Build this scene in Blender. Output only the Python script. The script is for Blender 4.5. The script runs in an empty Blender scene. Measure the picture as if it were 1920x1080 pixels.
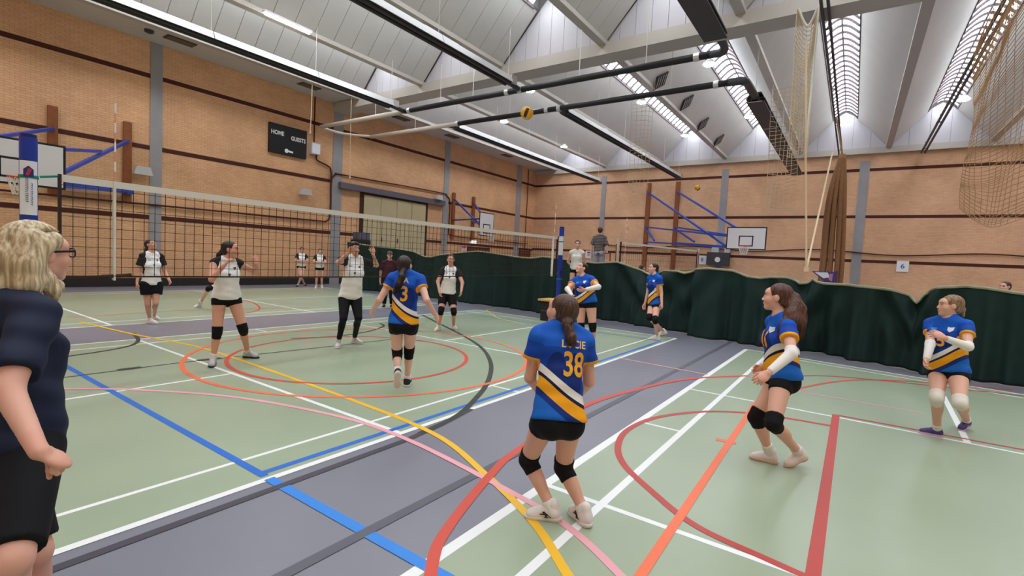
import bpy, bmesh, math, random
import numpy as np
from mathutils import Vector, Matrix
random.seed(7); np.random.seed(7)
SC = bpy.context.scene
COL = SC.collection
# ------------------------------------------------------------------ camera
F_PX = 918.4879
RW = np.array([[0.57160631, -0.0178627, 0.82033356],
               [-0.8188572, -0.07618717, 0.56891862],
               [0.05233647, -0.99693352, -0.05817606]])   # world = RW @ (right, down, forward)
CAM_H = 1.65
CAMP = np.array([0.0, 0.0, CAM_H])
cam_d = bpy.data.cameras.new('camera'); cam_d.sensor_width = 36.0
cam_d.lens = F_PX / 1920.0 * 36.0; cam_d.clip_start = 0.05; cam_d.clip_end = 200
cam = bpy.data.objects.new('camera', cam_d); COL.objects.link(cam)
_m = Matrix.Identity(4)
for _i in range(3):
    _m[_i][0] = RW[_i, 0]; _m[_i][1] = -RW[_i, 1]; _m[_i][2] = -RW[_i, 2]
_m[2][3] = CAM_H
cam.matrix_world = _m
SC.camera = cam
# ------------------------------------------------------------------ world, light level
wd = bpy.data.worlds.new('sky'); SC.world = wd; wd.use_nodes = True
wd.node_tree.nodes['Background'].inputs[0].default_value = (0.75, 0.85, 1.0, 1)
wd.node_tree.nodes['Background'].inputs[1].default_value = 1.0
SKYLIGHT_STRENGTH = 5.0
vs = SC.view_settings
vs.view_transform = 'Standard'; vs.look = 'None'; vs.gamma = 1.0; vs.use_curve_mapping = False
vs.exposure = 0.62
SC.cycles.use_denoising = True
SC.cycles.max_bounces = 8
SC.cycles.diffuse_bounces = 5
SC.cycles.glossy_bounces = 3
SC.cycles.transparent_max_bounces = 16

# ------------------------------------------------------------------ helpers
def pix(p, ax, val):
    """photo pixel -> world point on the plane axis=val"""
    w = RW @ np.array([p[0] - 960.0, p[1] - 540.0, F_PX])
    return CAMP + w * ((val - CAMP[ax]) / w[ax])
def ray(p):
    w = RW @ np.array([p[0] - 960.0, p[1] - 540.0, F_PX])
    return w / np.linalg.norm(w)

def s2l(c):
    return tuple((x / 12.92 if x <= 0.04045 else ((x + 0.055) / 1.055) ** 2.4) for x in c)
def rgb(r, g, b):
    return s2l((r / 255.0, g / 255.0, b / 255.0))

MATS = {}
def mat(name, col, rough=0.6, spec=0.4, metal=0.0, noise=0.0, nscale=6.0, emit=None, estr=0.0, bump=0.0, bscale=60.0, alpha=None, sheen=0.0):
    if name in MATS: return MATS[name]
    m = bpy.data.materials.new(name); m.use_nodes = True
    nt = m.node_tree; b = nt.nodes['Principled BSDF']
    b.inputs['Base Color'].default_value = (*col, 1)
    b.inputs['Roughness'].default_value = rough
    b.inputs['Specular IOR Level'].default_value = spec
    b.inputs['Metallic'].default_value = metal
    if sheen: b.inputs['Sheen Weight'].default_value = sheen
    if emit is not None:
        b.inputs['Emission Color'].default_value = (*emit, 1)
        b.inputs['Emission Strength'].default_value = estr
    tc = None
    if noise > 0 or bump > 0:
        tc = nt.nodes.new('ShaderNodeTexCoord')
    if noise > 0:
        n = nt.nodes.new('ShaderNodeTexNoise'); n.inputs['Scale'].default_value = nscale
        n.inputs['Detail'].default_value = 5
        nt.links.new(tc.outputs['Object'], n.inputs['Vector'])
        r = nt.nodes.new('ShaderNodeMapRange')
        r.inputs[1].default_value = 0.3; r.inputs[2].default_value = 0.7
        r.inputs[3].default_value = 1 - noise; r.inputs[4].default_value = 1 + noise
        nt.links.new(n.outputs['Fac'], r.inputs[0])
        mx = nt.nodes.new('ShaderNodeVectorMath'); mx.operation = 'SCALE'
        mx.inputs[0].default_value = col
        nt.links.new(r.outputs[0], mx.inputs['Scale'])
        nt.links.new(mx.outputs[0], b.inputs['Base Color'])
    if bump > 0:
        n2 = nt.nodes.new('ShaderNodeTexNoise'); n2.inputs['Scale'].default_value = bscale
        n2.inputs['Detail'].default_value = 3
        nt.links.new(tc.outputs['Object'], n2.inputs['Vector'])
        bp = nt.nodes.new('ShaderNodeBump'); bp.inputs['Strength'].default_value = bump
        bp.inputs['Distance'].default_value = 0.02
        nt.links.new(n2.outputs['Fac'], bp.inputs['Height'])
        nt.links.new(bp.outputs[0], b.inputs['Normal'])
    MATS[name] = m
    return m

def link_mesh(name, me, m, parent=None):
    o = bpy.data.objects.new(name, me); COL.objects.link(o)
    if m is not None and not me.materials: me.materials.append(m)
    if parent is not None: o.parent = parent
    return o
def np_mesh(name, V, Fq, m=None, smooth=False, parent=None):
    me = bpy.data.meshes.new(name)
    me.from_pydata([tuple(v) for v in V], [], [tuple(f) for f in Fq])
    if smooth: me.shade_smooth()
    me.update()
    return link_mesh(name, me, m, parent)
def tag(o, label=None, cat=None, group=None, kind=None):
    if label: o['label'] = label
    if cat: o['category'] = cat
    if group: o['group'] = group
    if kind: o['kind'] = kind
    return o
def empty(name, loc=(0, 0, 0), **kw):
    o = bpy.data.objects.new(name, None); COL.objects.link(o)
    o.location = loc; o.empty_display_size = 0.1
    return tag(o, **kw) if kw else o
def wloc(o):
    v = Vector((0, 0, 0))
    while o is not None: v += Vector(o.location); o = o.parent
    return v
def child(o, par):
    """parent o to par keeping its world coordinates (par is unrotated, unscaled)"""
    o.parent = par
    o.location = Vector(o.location) - wloc(par)
    return o
def dupe(o, parent=None, loc=None, name=None):
    c = o.copy(); COL.objects.link(c); c.parent = parent
    if loc is not None: c.location = loc
    for ch in o.children: dupe(ch, c)
    return c

class MB:
    def __init__(s): s.v = []; s.f = []; s.mi = []
    def add(s, V, Fc, mi=0):
        n = len(s.v); s.v += [tuple(float(a) for a in v) for v in V]
        s.f += [tuple(i + n for i in f) for f in Fc]; s.mi += [mi] * len(Fc)
        return s
    def box(s, lo, hi, mi=0):
        x0, y0, z0 = lo; x1, y1, z1 = hi
        V = [(x0, y0, z0), (x1, y0, z0), (x1, y1, z0), (x0, y1, z0), (x0, y0, z1), (x1, y0, z1), (x1, y1, z1), (x0, y1, z1)]
        return s.add(V, [(0, 3, 2, 1), (4, 5, 6, 7), (0, 1, 5, 4), (1, 2, 6, 5), (2, 3, 7, 6), (3, 0, 4, 7)], mi)
    def prism(s, poly, vec, mi=0):
        """extrude a planar polygon (3d points) along vec"""
        n = len(poly); P = [np.array(p, float) for p in poly]; v = np.array(vec, float)
        V = P + [p + v for p in P]
        Fc = [tuple(range(n))[::-1], tuple(range(n, 2 * n))] + [(i, (i + 1) % n, n + (i + 1) % n, n + i) for i in range(n)]
        return s.add(V, Fc, mi)
    def bar(s, p, q, w, h=None, up=(0, 0, 1), mi=0):
        h = w if h is None else h
        p = np.array(p, float); q = np.array(q, float); d = q - p; d /= np.linalg.norm(d)
        u = np.array(up, float)
        if abs(d @ u) > 0.98: u = np.array((1.0, 0, 0))
        a = np.cross(d, u); a /= np.linalg.norm(a); b = np.cross(a, d)
        V = []
        for c in (p, q):
            for sa, sb in ((-1, -1), (1, -1), (1, 1), (-1, 1)): V.append(c + a * sa * w / 2 + b * sb * h / 2)
        return s.add(V, [(0, 1, 2, 3), (7, 6, 5, 4), (0, 4, 5, 1), (1, 5, 6, 2), (2, 6, 7, 3), (3, 7, 4, 0)], mi)
    def tube(s, pts, r, n=8, cap=True, mi=0):
        P = [np.array(p, float) for p in pts]; m = len(P)
        rr = r if hasattr(r, '__len__') else [r] * m
        V = []; ref = None
        for i in range(m):
            d = P[min(i + 1, m - 1)] - P[max(i - 1, 0)]; d /= (np.linalg.norm(d) + 1e-12)
            if ref is None:
                ref = np.array((0, 0, 1.0)) if abs(d[2]) < 0.9 else np.array((1.0, 0, 0))
            a = np.cross(d, ref); a /= np.linalg.norm(a); b = np.cross(a, d); ref = b
            for k in range(n):
                t = 2 * math.pi * k / n
                V.append(P[i] + rr[i] * (math.cos(t) * a + math.sin(t) * b))
        Fc = []
        for i in range(m - 1):
            for k in range(n):
                k2 = (k + 1) % n
                Fc.append((i * n + k, i * n + k2, (i + 1) * n + k2, (i + 1) * n + k))
        if cap:
            Fc.append(tuple(range(n))); Fc.append(tuple(range((m - 1) * n, m * n))[::-1])
        return s.add(V, Fc, mi)
    def strip(s, pts, w, z, th=0.0, mi=0):
        """flat ribbon on the floor along 2d points"""
        P = [np.array(p[:2], float) for p in pts]; m = len(P); V = []
        for i in range(m):
            d = P[min(i + 1, m - 1)] - P[max(i - 1, 0)]; d /= (np.linalg.norm(d) + 1e-12)
            nn = np.array((-d[1], d[0])) * w / 2
            a = P[i] + nn; b = P[i] - nn
            V += [(a[0], a[1], z), (b[0], b[1], z)]
        return s.add(V, [(2 * i, 2 * i + 1, 2 * i + 3, 2 * i + 2) for i in range(m - 1)], mi)
    def build(s, name, m=None, parent=None, smooth=False, mats=None, auto=None):
        me = bpy.data.meshes.new(name); me.from_pydata(s.v, [], s.f)
        for x in (mats or ([m] if m else [])): me.materials.append(x)
        if mats and len(mats) > 1: me.polygons.foreach_set('material_index', s.mi)
        bm = bmesh.new(); bm.from_mesh(me); bmesh.ops.recalc_face_normals(bm, faces=bm.faces); bm.to_mesh(me); bm.free()
        if smooth: me.shade_smooth()
        if auto: me.set_sharp_from_angle(angle=math.radians(auto)) if hasattr(me, 'set_sharp_from_angle') else None
        me.update()
        o = bpy.data.objects.new(name, me); COL.objects.link(o)
        if parent is not None: o.parent = parent; o.location = -wloc(parent)
        return o
def catmull(P, n=8):
    P = [np.array(p, float) for p in P]; out = []
    for i in range(len(P) - 1):
        p0 = P[max(i - 1, 0)]; p1 = P[i]; p2 = P[i + 1]; p3 = P[min(i + 2, len(P) - 1)]
        for k in range(n):
            t = k / n
            out.append(0.5 * ((2 * p1) + (p2 - p0) * t + (2 * p0 - 5 * p1 + 4 * p2 - p3) * t * t + (3 * p1 - p0 - 3 * p2 + p3) * t ** 3))
    out.append(P[-1]); return out
def text_mesh(s, size, ext=0.0, bold=0.0):
    cu = bpy.data.curves.new('txt', 'FONT'); cu.body = s; cu.size = size; cu.align_x = 'CENTER'; cu.align_y = 'CENTER'
    cu.extrude = ext; cu.resolution_u = 3; cu.offset = bold * size
    o = bpy.data.objects.new('txt', cu); COL.objects.link(o)
    dg = bpy.context.evaluated_depsgraph_get()
    me = bpy.data.meshes.new_from_object(o.evaluated_get(dg))
    bpy.data.objects.remove(o)
    return me
def text_on(name, s, size, loc, xa, ya, m, parent=None, ext=0.004, sx=1.0, offs=0.0, bold=0.0):
    """flat lettering: xa, ya = reading direction and up"""
    me = text_mesh(s, size, ext, bold)
    xa = np.array(xa, float); xa /= np.linalg.norm(xa); ya = np.array(ya, float); ya /= np.linalg.norm(ya)
    za = np.cross(xa, ya); L = np.array(loc, float)
    for v in me.vertices:
        c = v.co; p = L + xa * c.x * sx + ya * c.y + za * (c.z + offs); v.co = p
    me.materials.clear(); me.materials.append(m); me.update()
    o = bpy.data.objects.new(name, me); COL.objects.link(o)
    if parent is not None: o.parent = parent; o.location = -wloc(parent)
    return o
# ================================================================== ROOM
XW0, XW1 = -5.0, 32.5      # wall behind the camera / end wall
YW0, YW1 = -13.0, 20.8     # right wall / long brick wall
ZC = 8.6                   # valley height of the folded ceiling
def brick_mat(name, ax, c1, c2, mortar):
    m = bpy.data.materials.new(name); m.use_nodes = True
    nt = m.node_tree; b = nt.nodes['Principled BSDF']; N = nt.nodes.new; Lk = nt.links.new
    g = N('ShaderNodeNewGeometry'); sp = N('ShaderNodeSeparateXYZ'); cb = N('ShaderNodeCombineXYZ')
    Lk(g.outputs['Position'], sp.inputs[0]); Lk(sp.outputs[ax], cb.inputs[0]); Lk(sp.outputs[2], cb.inputs[1])
    br = N('ShaderNodeTexBrick'); br.inputs['Scale'].default_value = 1.0
    br.inputs['Brick Width'].default_value = 0.225; br.inputs['Row Height'].default_value = 0.075
    br.inputs['Mortar Size'].default_value = 0.007; br.inputs['Mortar Smooth'].default_value = 0.3
    br.inputs['Color1'].default_value = (*c1, 1); br.inputs['Color2'].default_value = (*c2, 1); br.inputs['Mortar'].default_value = (*mortar, 1)
    br.inputs['Bias'].default_value = -0.1
    Lk(cb.outputs[0], br.inputs['Vector'])
    n = N('ShaderNodeTexNoise'); n.inputs['Scale'].default_value = 0.55; n.inputs['Detail'].default_value = 6; n.inputs['Roughness'].default_value = 0.65
    Lk(cb.outputs[0], n.inputs['Vector'])
    mr = N('ShaderNodeMapRange'); mr.inputs[1].default_value = 0.35; mr.inputs[2].default_value = 0.7; mr.inputs[3].default_value = 0.86; mr.inputs[4].default_value = 1.1
    Lk(n.outputs['Fac'], mr.inputs[0])
    sc = N('ShaderNodeVectorMath'); sc.operation = 'SCALE'; Lk(br.outputs['Color'], sc.inputs[0]); Lk(mr.outputs[0], sc.inputs['Scale'])
    # small brown stains
    v = N('ShaderNodeTexNoise'); v.inputs['Scale'].default_value = 0.9; v.inputs['Detail'].default_value = 2
    mp = N('ShaderNodeMapping'); mp.inputs['Scale'].default_value = (1.0, 1.7, 1); Lk(cb.outputs[0], mp.inputs[0]); Lk(mp.outputs[0], v.inputs['Vector'])
    cr = N('ShaderNodeMapRange'); cr.inputs[1].default_value = 0.72; cr.inputs[2].default_value = 0.80; cr.inputs[3].default_value = 0; cr.inputs[4].default_value = 0.5
    Lk(v.outputs['Fac'], cr.inputs[0])
    mx = N('ShaderNodeMixRGB'); mx.inputs[2].default_value = (*rgb(140, 88, 52), 1); Lk(cr.outputs[0], mx.inputs[0]); Lk(sc.outputs[0], mx.inputs[1])
    Lk(mx.outputs[0], b.inputs['Base Color'])
    bp = N('ShaderNodeBump'); bp.inputs['Strength'].default_value = 0.5; bp.inputs['Distance'].default_value = 0.01; bp.invert = True
    Lk(br.outputs['Fac'], bp.inputs['Height']); Lk(bp.outputs[0], b.inputs['Normal'])
    b.inputs['Roughness'].default_value = 0.75
    return m
BK_L = brick_mat('buff_brick_x', 0, rgb(226, 178, 134), rgb(217, 167, 122), rgb(196, 146, 106))
BK_B = brick_mat('buff_brick_y', 1, rgb(220, 176, 138), rgb(212, 166, 128), rgb(200, 152, 118))
M_BAND = mat('dark_brick_band', rgb(72, 30, 22), 0.8)
M_PIL = mat('grey_pilaster', rgb(150, 148, 150), 0.8, noise=0.06, nscale=2)
M_WHITE = mat('white_paint', rgb(225, 223, 220), 0.6)
M_PANEL = mat('ceiling_panel_white', rgb(204, 201, 195), 0.45, noise=0.03, nscale=1.2)
M_CEILBACK = mat('ceiling_joint_grey', rgb(120, 118, 116), 0.9)
M_BEAM = mat('beam_cream', rgb(186, 180, 171), 0.5, noise=0.03, nscale=1.0)
M_BLACK = mat('black_metal', rgb(34, 32, 34), 0.5)
M_DGREY = mat('dark_grey_metal', rgb(62, 62, 66), 0.5, noise=0.05, nscale=3)
M_TIMBER = mat('brown_timber', rgb(138, 78, 40), 0.6, noise=0.15, nscale=8)
M_BLUE = mat('blue_steel', rgb(38, 74, 170), 0.4)

def struct(o): o['kind'] = 'structure'; return o
# ---- floor
def floor_mat():
    m = bpy.data.materials.new('grey_sports_floor'); m.use_nodes = True
    return m
def vinyl(name, col, rough=0.33):
    m = bpy.data.materials.new(name); m.use_nodes = True
    nt = m.node_tree; b = nt.nodes['Principled BSDF']; N = nt.nodes.new; Lk = nt.links.new
    tc = N('ShaderNodeNewGeometry')
    n = N('ShaderNodeTexNoise'); n.inputs['Scale'].default_value = 0.8; n.inputs['Detail'].default_value = 6
    Lk(tc.outputs['Position'], n.inputs['Vector'])
    mr = N('ShaderNodeMapRange'); mr.inputs[1].default_value = 0.3; mr.inputs[2].default_value = 0.7; mr.inputs[3].default_value = 0.94; mr.inputs[4].default_value = 1.05
    Lk(n.outputs['Fac'], mr.inputs[0])
    s = N('ShaderNodeVectorMath'); s.operation = 'SCALE'; s.inputs[0].default_value = col; Lk(mr.outputs[0], s.inputs['Scale'])
    Lk(s.outputs[0], b.inputs['Base Color'])
    n2 = N('ShaderNodeTexNoise'); n2.inputs['Scale'].default_value = 2.2; n2.inputs['Detail'].default_value = 8
    Lk(tc.outputs['Position'], n2.inputs['Vector'])
    mr2 = N('ShaderNodeMapRange'); mr2.inputs[3].default_value = rough - 0.05; mr2.inputs[4].default_value = rough + 0.1
    b.inputs['Roughness'].default_value = rough
    b.inputs['Specular IOR Level'].default_value = 0.5
    return m
M_GREY = vinyl('grey_sports_vinyl', rgb(122, 123, 134), 0.30)
M_GREEN = vinyl('green_sports_vinyl', rgb(152, 166, 141), 0.30)
LINE = {k: mat('line_' + k, rgb(*c), 0.4) for k, c in dict(white=(228, 230, 230), blue=(30, 104, 196), yellow=(232, 180, 40), pink=(226, 160, 168),
        red=(200, 74, 58), darkred=(178, 66, 60), orange=(232, 112, 74), black=(48, 56, 50), grey=(88, 88, 98), dgrey=(66, 64, 74), cream=(214, 200, 120), blue2=(44, 128, 214)).items()}
floor = struct(MB().box((XW0 - 0.3, YW0 - 0.3, -0.2), (XW1 + 0.3, YW1 + 0.3, 0.0)).build('floor', M_GREY))
def surf(pts, z=0.002):
    return MB().add([(x, y, z) for x, y in pts], [tuple(range(len(pts)))]).build('court_surface', M_GREEN, floor)
surf([(-4, 3.33), (11.62, 3.33), (12.1, 9.66), (-4, 9.66)])
surf([(-4, 11.47), (11.9, 11.47), (12.9, 18.9), (-4, 18.5)])
surf([(-4, -11.5), (9.7, -11.5), (10.55, -2.2), (11.38, 1.76), (-4, 1.76)])
_lz = [0.0026]
def line(pts, c, w=0.05, smooth=0):
    _lz[0] += 0.00004
    P = catmull(pts, smooth) if smooth else pts
    return MB().strip(P, w, _lz[0]).build('court_line', LINE[c], floor)
XL = -4.0
# badminton / hall lines, white
line([(XL, 9.20), (12.05, 9.20)], 'white', 0.045); line([(XL, 9.66), (12.1, 9.66)], 'white', 0.05)
line([(XL, 3.74), (11.6, 3.74)], 'white', 0.04)
line([(XL, 3.30), (11.65, 3.30)], 'white', 0.06); line([(XL, 1.75), (11.4, 1.75)], 'white', 0.075)
line([(XL, 6.43), (3.1, 6.43)], 'white', 0.045); line([(7.05, 6.43), (11.9, 6.43)], 'white', 0.045)
line([(XL, 1.30), (11.2, 1.30)], 'white', 0.06)
line([(3.09, 3.33), (3.09, 9.66)], 'white', 0.05); line([(7.08, 3.33), (7.08, 9.66)], 'white', 0.045)
line([(5.05, 3.33), (5.05, 3.74)], 'white', 0.04); line([(5.02, 1.30), (5.02, 1.76)], 'white', 0.04); line([(5.05, 9.2), (5.05, 9.66)], 'white', 0.04)
line([(3.09, 1.76), (3.09, -4.4)], 'white', 0.05); line([(6.9, 1.76), (6.87, 0), (6.8, -1.7), (6.7, -4.4)], 'white', 0.045)
line([(6.82, -1.1), (10.6, -1.25)], 'white', 0.06); line([(3.09, -1.2), (XL, -1.2)], 'white', 0.05)
line([(12.1, 9.66), (11.62, 3.33)], 'white', 0.05); line([(11.38, 1.76), (10.55, -2.2), (9.7, -11.5)], 'white', 0.06)
line([(11.0, 1.30), (10.2, -2.3), (9.35, -11)], 'white', 0.05)
line([(11.5, 9.66), (11.2, 3.74)], 'white', 0.04)
line([(XL, 11.47), (11.9, 11.47)], 'white', 0.06); line([(XL, 12.0), (11.95, 12.0)], 'white', 0.05)
line([(XL, 18.5), (12.9, 18.9)], 'white', 0.08); line([(3.28, 11.47), (3.30, 18.4)], 'white', 0.06); line([(7.55, 11.47), (7.6, 18.6)], 'white', 0.06)
line([(7.6, 15.15), (12.4, 15.05)], 'white', 0.06); line([(XL, 15.2), (3.3, 15.2)], 'white', 0.06); line([(12.9, 18.9), (12.3, 11.47)], 'white', 0.07)
line([(XL, 17.9), (12.8, 18.3)], 'white', 0.06)
# other sports
line([(1.85, 11.5), (1.85, 3.36)], 'blue', 0.06); line([(1.85, 3.42), (10.85, 3.42)], 'blue', 0.06)
line([(1.85, 3.30), (1.84, -2.5)], 'blue2', 0.075)
line([(10.85, 3.42), (10.95, 9.4)], 'blue', 0.04)
line([(XL, 3.12), (3.0, 3.14), (3.5, 3.19), (4.1, 3.30)], 'dgrey', 0.065)
line([(XL, 2.25), (12.6, 2.22)], 'grey', 0.075)
line([(1.0, 7.45), (2.85, 7.46), (3.87, 7.36), (5.28, 7.22), (6.4, 7.15)], 'black', 0.035)
line([(9.6, 9.6), (8.83, 8.31), (7.99, 6.88), (7.12, 5.59), (6.16, 4.61), (5.19, 3.91), (4.39, 3.49), (3.79, 3.25), (3.2, 3.17)], 'black', 0.07, 8)
line([(0.2, 8.5), (1.2, 8.6), (2.03, 8.76), (2.71, 9.02), (3.05, 9.47), (3.26, 10.33)], 'black', 0.06, 8)
line([(7.59, 8.95), (7.35, 8.55), (6.6, 8.15), (5.8, 8.05), (5.0, 8.3)], 'black', 0.06, 8)
line([(2.2, 7.48), (2.45, 7.48)], 'black', 0.12); line([(3.1, 7.45), (3.4, 7.42)], 'black', 0.12)
line([(3.0, 12.2), (3.22, 10.21), (3.5, 8.6), (3.53, 7.29), (3.43, 4.62), (3.29, 3.1), (2.93, 2.19), (2.59, 1.54), (2.26, 1.11), (1.7, 0.4)], 'yellow', 0.06, 8)
line([(1.0, 7.3), (1.59, 6.85), (2.05, 6.35), (2.62, 5.4), (2.99, 4.09), (3.02, 3.12), (2.82, 1.86), (2.69, 1.36), (2.44, 0.89), (1.9, 0.1)], 'pink', 0.055, 8)
line([(8.2, 3.3), (8.15, 2.72), (8.05, 1.76)], 'pink', 0.045); line([(7.97, 0.6), (7.93, -0.86)], 'pink', 0.03)
line([(1.3, 1.2), (1.87, 1.72), (2.24, 1.92), (3.01, 2.17), (3.5, 2.27), (5.16, 2.43), (6.58, 2.2), (7.6, 1.86), (8.5, 1.25)], 'red', 0.07, 8)
line([(3.0, -0.4), (3.13, 0.28), (3.24, 0.72), (3.53, 1.11), (3.85, 1.45), (4.22, 1.65), (4.71, 1.74), (5.33, 1.64), (5.97, 1.26), (6.31, 0.75), (6.43, 0.04)], 'darkred', 0.06, 8)
line([(2.0, 0.8), (6.9, 0.89)], 'orange', 0.06); line([(5.04, 0.98), (5.06, 0.80)], 'orange', 0.08)
line([(6.98, 0.045), (2.2, 0.06)], 'darkred', 0.075); line([(6.98, 0.045), (7.0, -4)], 'darkred', 0.045)
line([(10.9, -2.2), (10.4, -1.1), (9.57, -0.13), (8.22, 0.51), (7.2, 0.75)], 'red', 0.05, 8)
line([(8.3, 1.0), (9.1, 0.66), (9.8, -0.13), (10.45, -2.29)], 'darkred', 0.05, 8)
def circle(cx, cy, r, c, w):
    line([(cx + r * math.cos(t * math.pi / 36), cy + r * math.sin(t * math.pi / 36)) for t in range(73)], c, w)
circle(5.25, 6.4, 2.57, 'orange', 0.06); circle(4.95, 6.4, 1.77, 'red', 0.06)
line([(13.0, 9.62), (12.4, 9.5), (12.05, 9.25), (11.6, 8.7), (10.95, 8.0), (10.5, 6.84)], 'cream', 0.05, 8)
line([(6.0, 12.0), (6.73, 12.68), (7.3, 14.0), (7.5, 15.2)], 'red', 0.05, 8)
line([(3.0, 13.0), (5.5, 13.2), (8.0, 12.4)], 'orange', 0.04, 8)

# ---- walls
def wall(name, lo, hi, m): return struct(MB().box(lo, hi).build(name, m))
wl = wall('wall_left', (XW0 - 0.3, YW1, 0), (XW1 + 0.3, YW1 + 0.3, ZC + 2.4), BK_L)
wb = wall('wall_back', (XW1, YW0 - 0.3, 0), (XW1 + 0.3, YW1, ZC + 2.4), BK_B)
wr = wall('wall_right', (XW0 - 0.3, YW0 - 0.3, 0), (XW1, YW0, ZC + 2.4), BK_L)
wf = wall('wall_front', (XW0 - 0.3, YW0, 0), (XW0, YW1, ZC + 2.4), BK_B)
PILX = [(7.0, 7.37), (14.41, 14.94), (22.15, 22.6), (29.9, 30.5)]
PILY = [(14.85, 15.2), (6.75, 7.15), (-0.28, 0.16), (-7.6, -7.2)]
edges = [XW0] + [e for p in PILX for e in p] + [XW1]
def seg_bands(z, h, th=0.012, doors=()):
    for i in range(0, len(edges), 2):
        a, b = edges[i], edges[i + 1]
        parts = [(a, b)]
        for d0, d1 in doors:
            new = []
            for p, q in parts:
                if d1 <= p or d0 >= q: new.append((p, q))
                else:
                    if d0 > p: new.append((p, d0))
                    if d1 < q: new.append((d1, q))
            parts = new
        for p, q in parts:
            MB().box((p, YW1 - th, z - h / 2), (q, YW1 + 0.01, z + h / 2)).build('brick_band', M_BAND, wl)
DOOR = (16.2, 20.7)
seg_bands(7.42, 0.15); seg_bands(4.93, 0.15, doors=[(14.8, 22.15)]); seg_bands(2.48, 0.15, doors=[DOOR])
for a, b in PILX:
    MB().box((a, YW1 - 0.03, 0), (b, YW1 + 0.02, ZC)).build('pilaster', M_PIL, wl)
ey = [YW0] + [e for p in sorted(PILY) for e in p] + [YW1]
for z in (7.42, 4.93, 2.55):
    for i in range(0, len(ey), 2):
        MB().box((XW1 - 0.012, ey[i], z - 0.075), (XW1 + 0.01, ey[i + 1], z + 0.075)).build('brick_band', M_BAND, wb)
for a, b in PILY:
    MB().box((XW1 - 0.03, a, 0), (XW1 + 0.02, b, 7.9)).build('pilaster', M_PIL, wb)
struct(MB().box((XW0, YW1 - 0.025, 0), (DOOR[0], YW1, 0.30)).build('baseboard_left', mat('black_skirting', rgb(40, 36, 36), 0.5)))
struct(MB().box((XW1 - 0.025, YW0, 0), (XW1, YW1 - 0.03, 0.30)).build('baseboard_back', MATS['black_skirting']))
# ---- sliding door on the long wall
M_DOOR = mat('door_cream', rgb(190, 176, 138), 0.5, noise=0.05, nscale=1.5)
dr = struct(MB().box((DOOR[0] - 0.15, YW1 - 0.04, 0), (DOOR[1] + 0.15, YW1 - 0.001, 4.68)).build('door_1', mat('door_frame_dark', rgb(62, 34, 22), 0.6)))
dx = np.linspace(DOOR[0] + 0.05, DOOR[1] - 0.05, 5)
for i in range(4):
    pn = MB().box((dx[i] + 0.015, YW1 - 0.09, 0.02), (dx[i + 1] - 0.015, YW1 - 0.045, 4.55)).build('door_panel', M_DOOR, dr)
    if i in (1, 2): MB().box((dx[i] + 0.08, YW1 - 0.11, 2.2), (dx[i] + 0.14, YW1 - 0.09, 2.45)).build('door_handle', M_BLACK, pn)
MB().box((DOOR[0] - 1.45, YW1 - 0.22, 4.66), (DOOR[1] + 1.45, YW1 - 0.04, 4.95)).build('door_track', mat('track_grey', rgb(98, 94, 104), 0.5), dr)
d2 = struct(MB().box((24.6, YW1 - 0.05, 0), (27.0, YW1 - 0.001, 2.35)).build('door_2', MATS['door_frame_dark']))
for a in (24.68, 25.83):
    MB().box((a, YW1 - 0.08, 0.02), (a + 1.09, YW1 - 0.052, 2.25)).build('door_panel', mat('door_brown', rgb(96, 56, 36), 0.5), d2)

# ---- ceiling: folded plates between valleys running along X, cross beam at x = 14.4 .. 15.1
VAL = [19.0 - 4.0 * i for i in range(9)]          # 19 .. -13
RZ, RO = 10.15, 1.45                               # skylight curb height and offset from the valley
GX0, GX1 = 14.4, 15.1
cb = MB()   # closed backing skin above the panels
prof = [(YW1 + 0.2, ZC + 0.06), (19.0, ZC + 0.06)]
for i, a in enumerate(VAL[:-1]):
    b = a - 4.0
    prof += [(a - RO - 0.02, RZ + 0.09), (a - RO - 0.02, RZ + 0.7), (b + RO + 0.02, RZ + 0.7), (b + RO + 0.02, RZ + 0.09), (b, ZC + 0.06)]
prof += [(YW0 - 0.2, ZC + 0.06)]
n = len(prof)
V = [(XW0 - 0.2, y, z) for y, z in prof] + [(XW1 + 0.2, y, z) for y, z in prof]
cb.add(V, [(i, i + 1, n + i + 1, n + i) for i in range(n - 1)])
ceiling = struct(cb.build('ceiling', M_CEILBACK))
def slope_panel(y0, z0, y1, z1, x0, x1, g=0.008):
    th = 0.03; d = np.array((0, y1 - y0, z1 - z0)); d /= np.linalg.norm(d); nn = np.array((0, -d[2], d[1])); nn = nn if nn[2] > 0 else -nn
    P = [(x0 + g, y0, z0), (x1 - g, y0, z0), (x1 - g, y1, z1), (x0 + g, y1, z1)]
    return MB().prism(P, nn * th).build('ceiling_panel', M_PANEL, ceiling)
MB().box((XW0, 18.98, ZC), (XW1, YW1, ZC + 0.05)).build('soffit', M_PANEL, ceiling)
for i, a in enumerate(VAL[:-1]):
    b = a - 4.0
    for (y0, y1) in ((a - 0.1, a - RO), (b + 0.1, b + RO)):
        far = y0 > y1
        # bay nearest the camera: separate boards where their joints can be seen
        if far and -2 < b < 16:
            xs = np.arange(GX0, 1.0, -0.70)
            for k in range(len(xs) - 1): slope_panel(y0, ZC, y1, RZ, xs[k + 1], xs[k])
            slope_panel(y0, ZC, y1, RZ, XW0, xs[-1])
        else:
            slope_panel(y0, ZC, y1, RZ, XW0, GX0)
        xs = np.linspace(GX1, XW1, 4)
        for k in range(3): slope_panel(y0, ZC, y1, RZ, xs[k], xs[k + 1], 0.002)
for a in VAL:
    MB().box((XW0, a - 0.13, ZC - 0.10), (XW1, a + 0.13, ZC + 0.05)).build('valley_beam', M_BEAM, ceiling)
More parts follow.
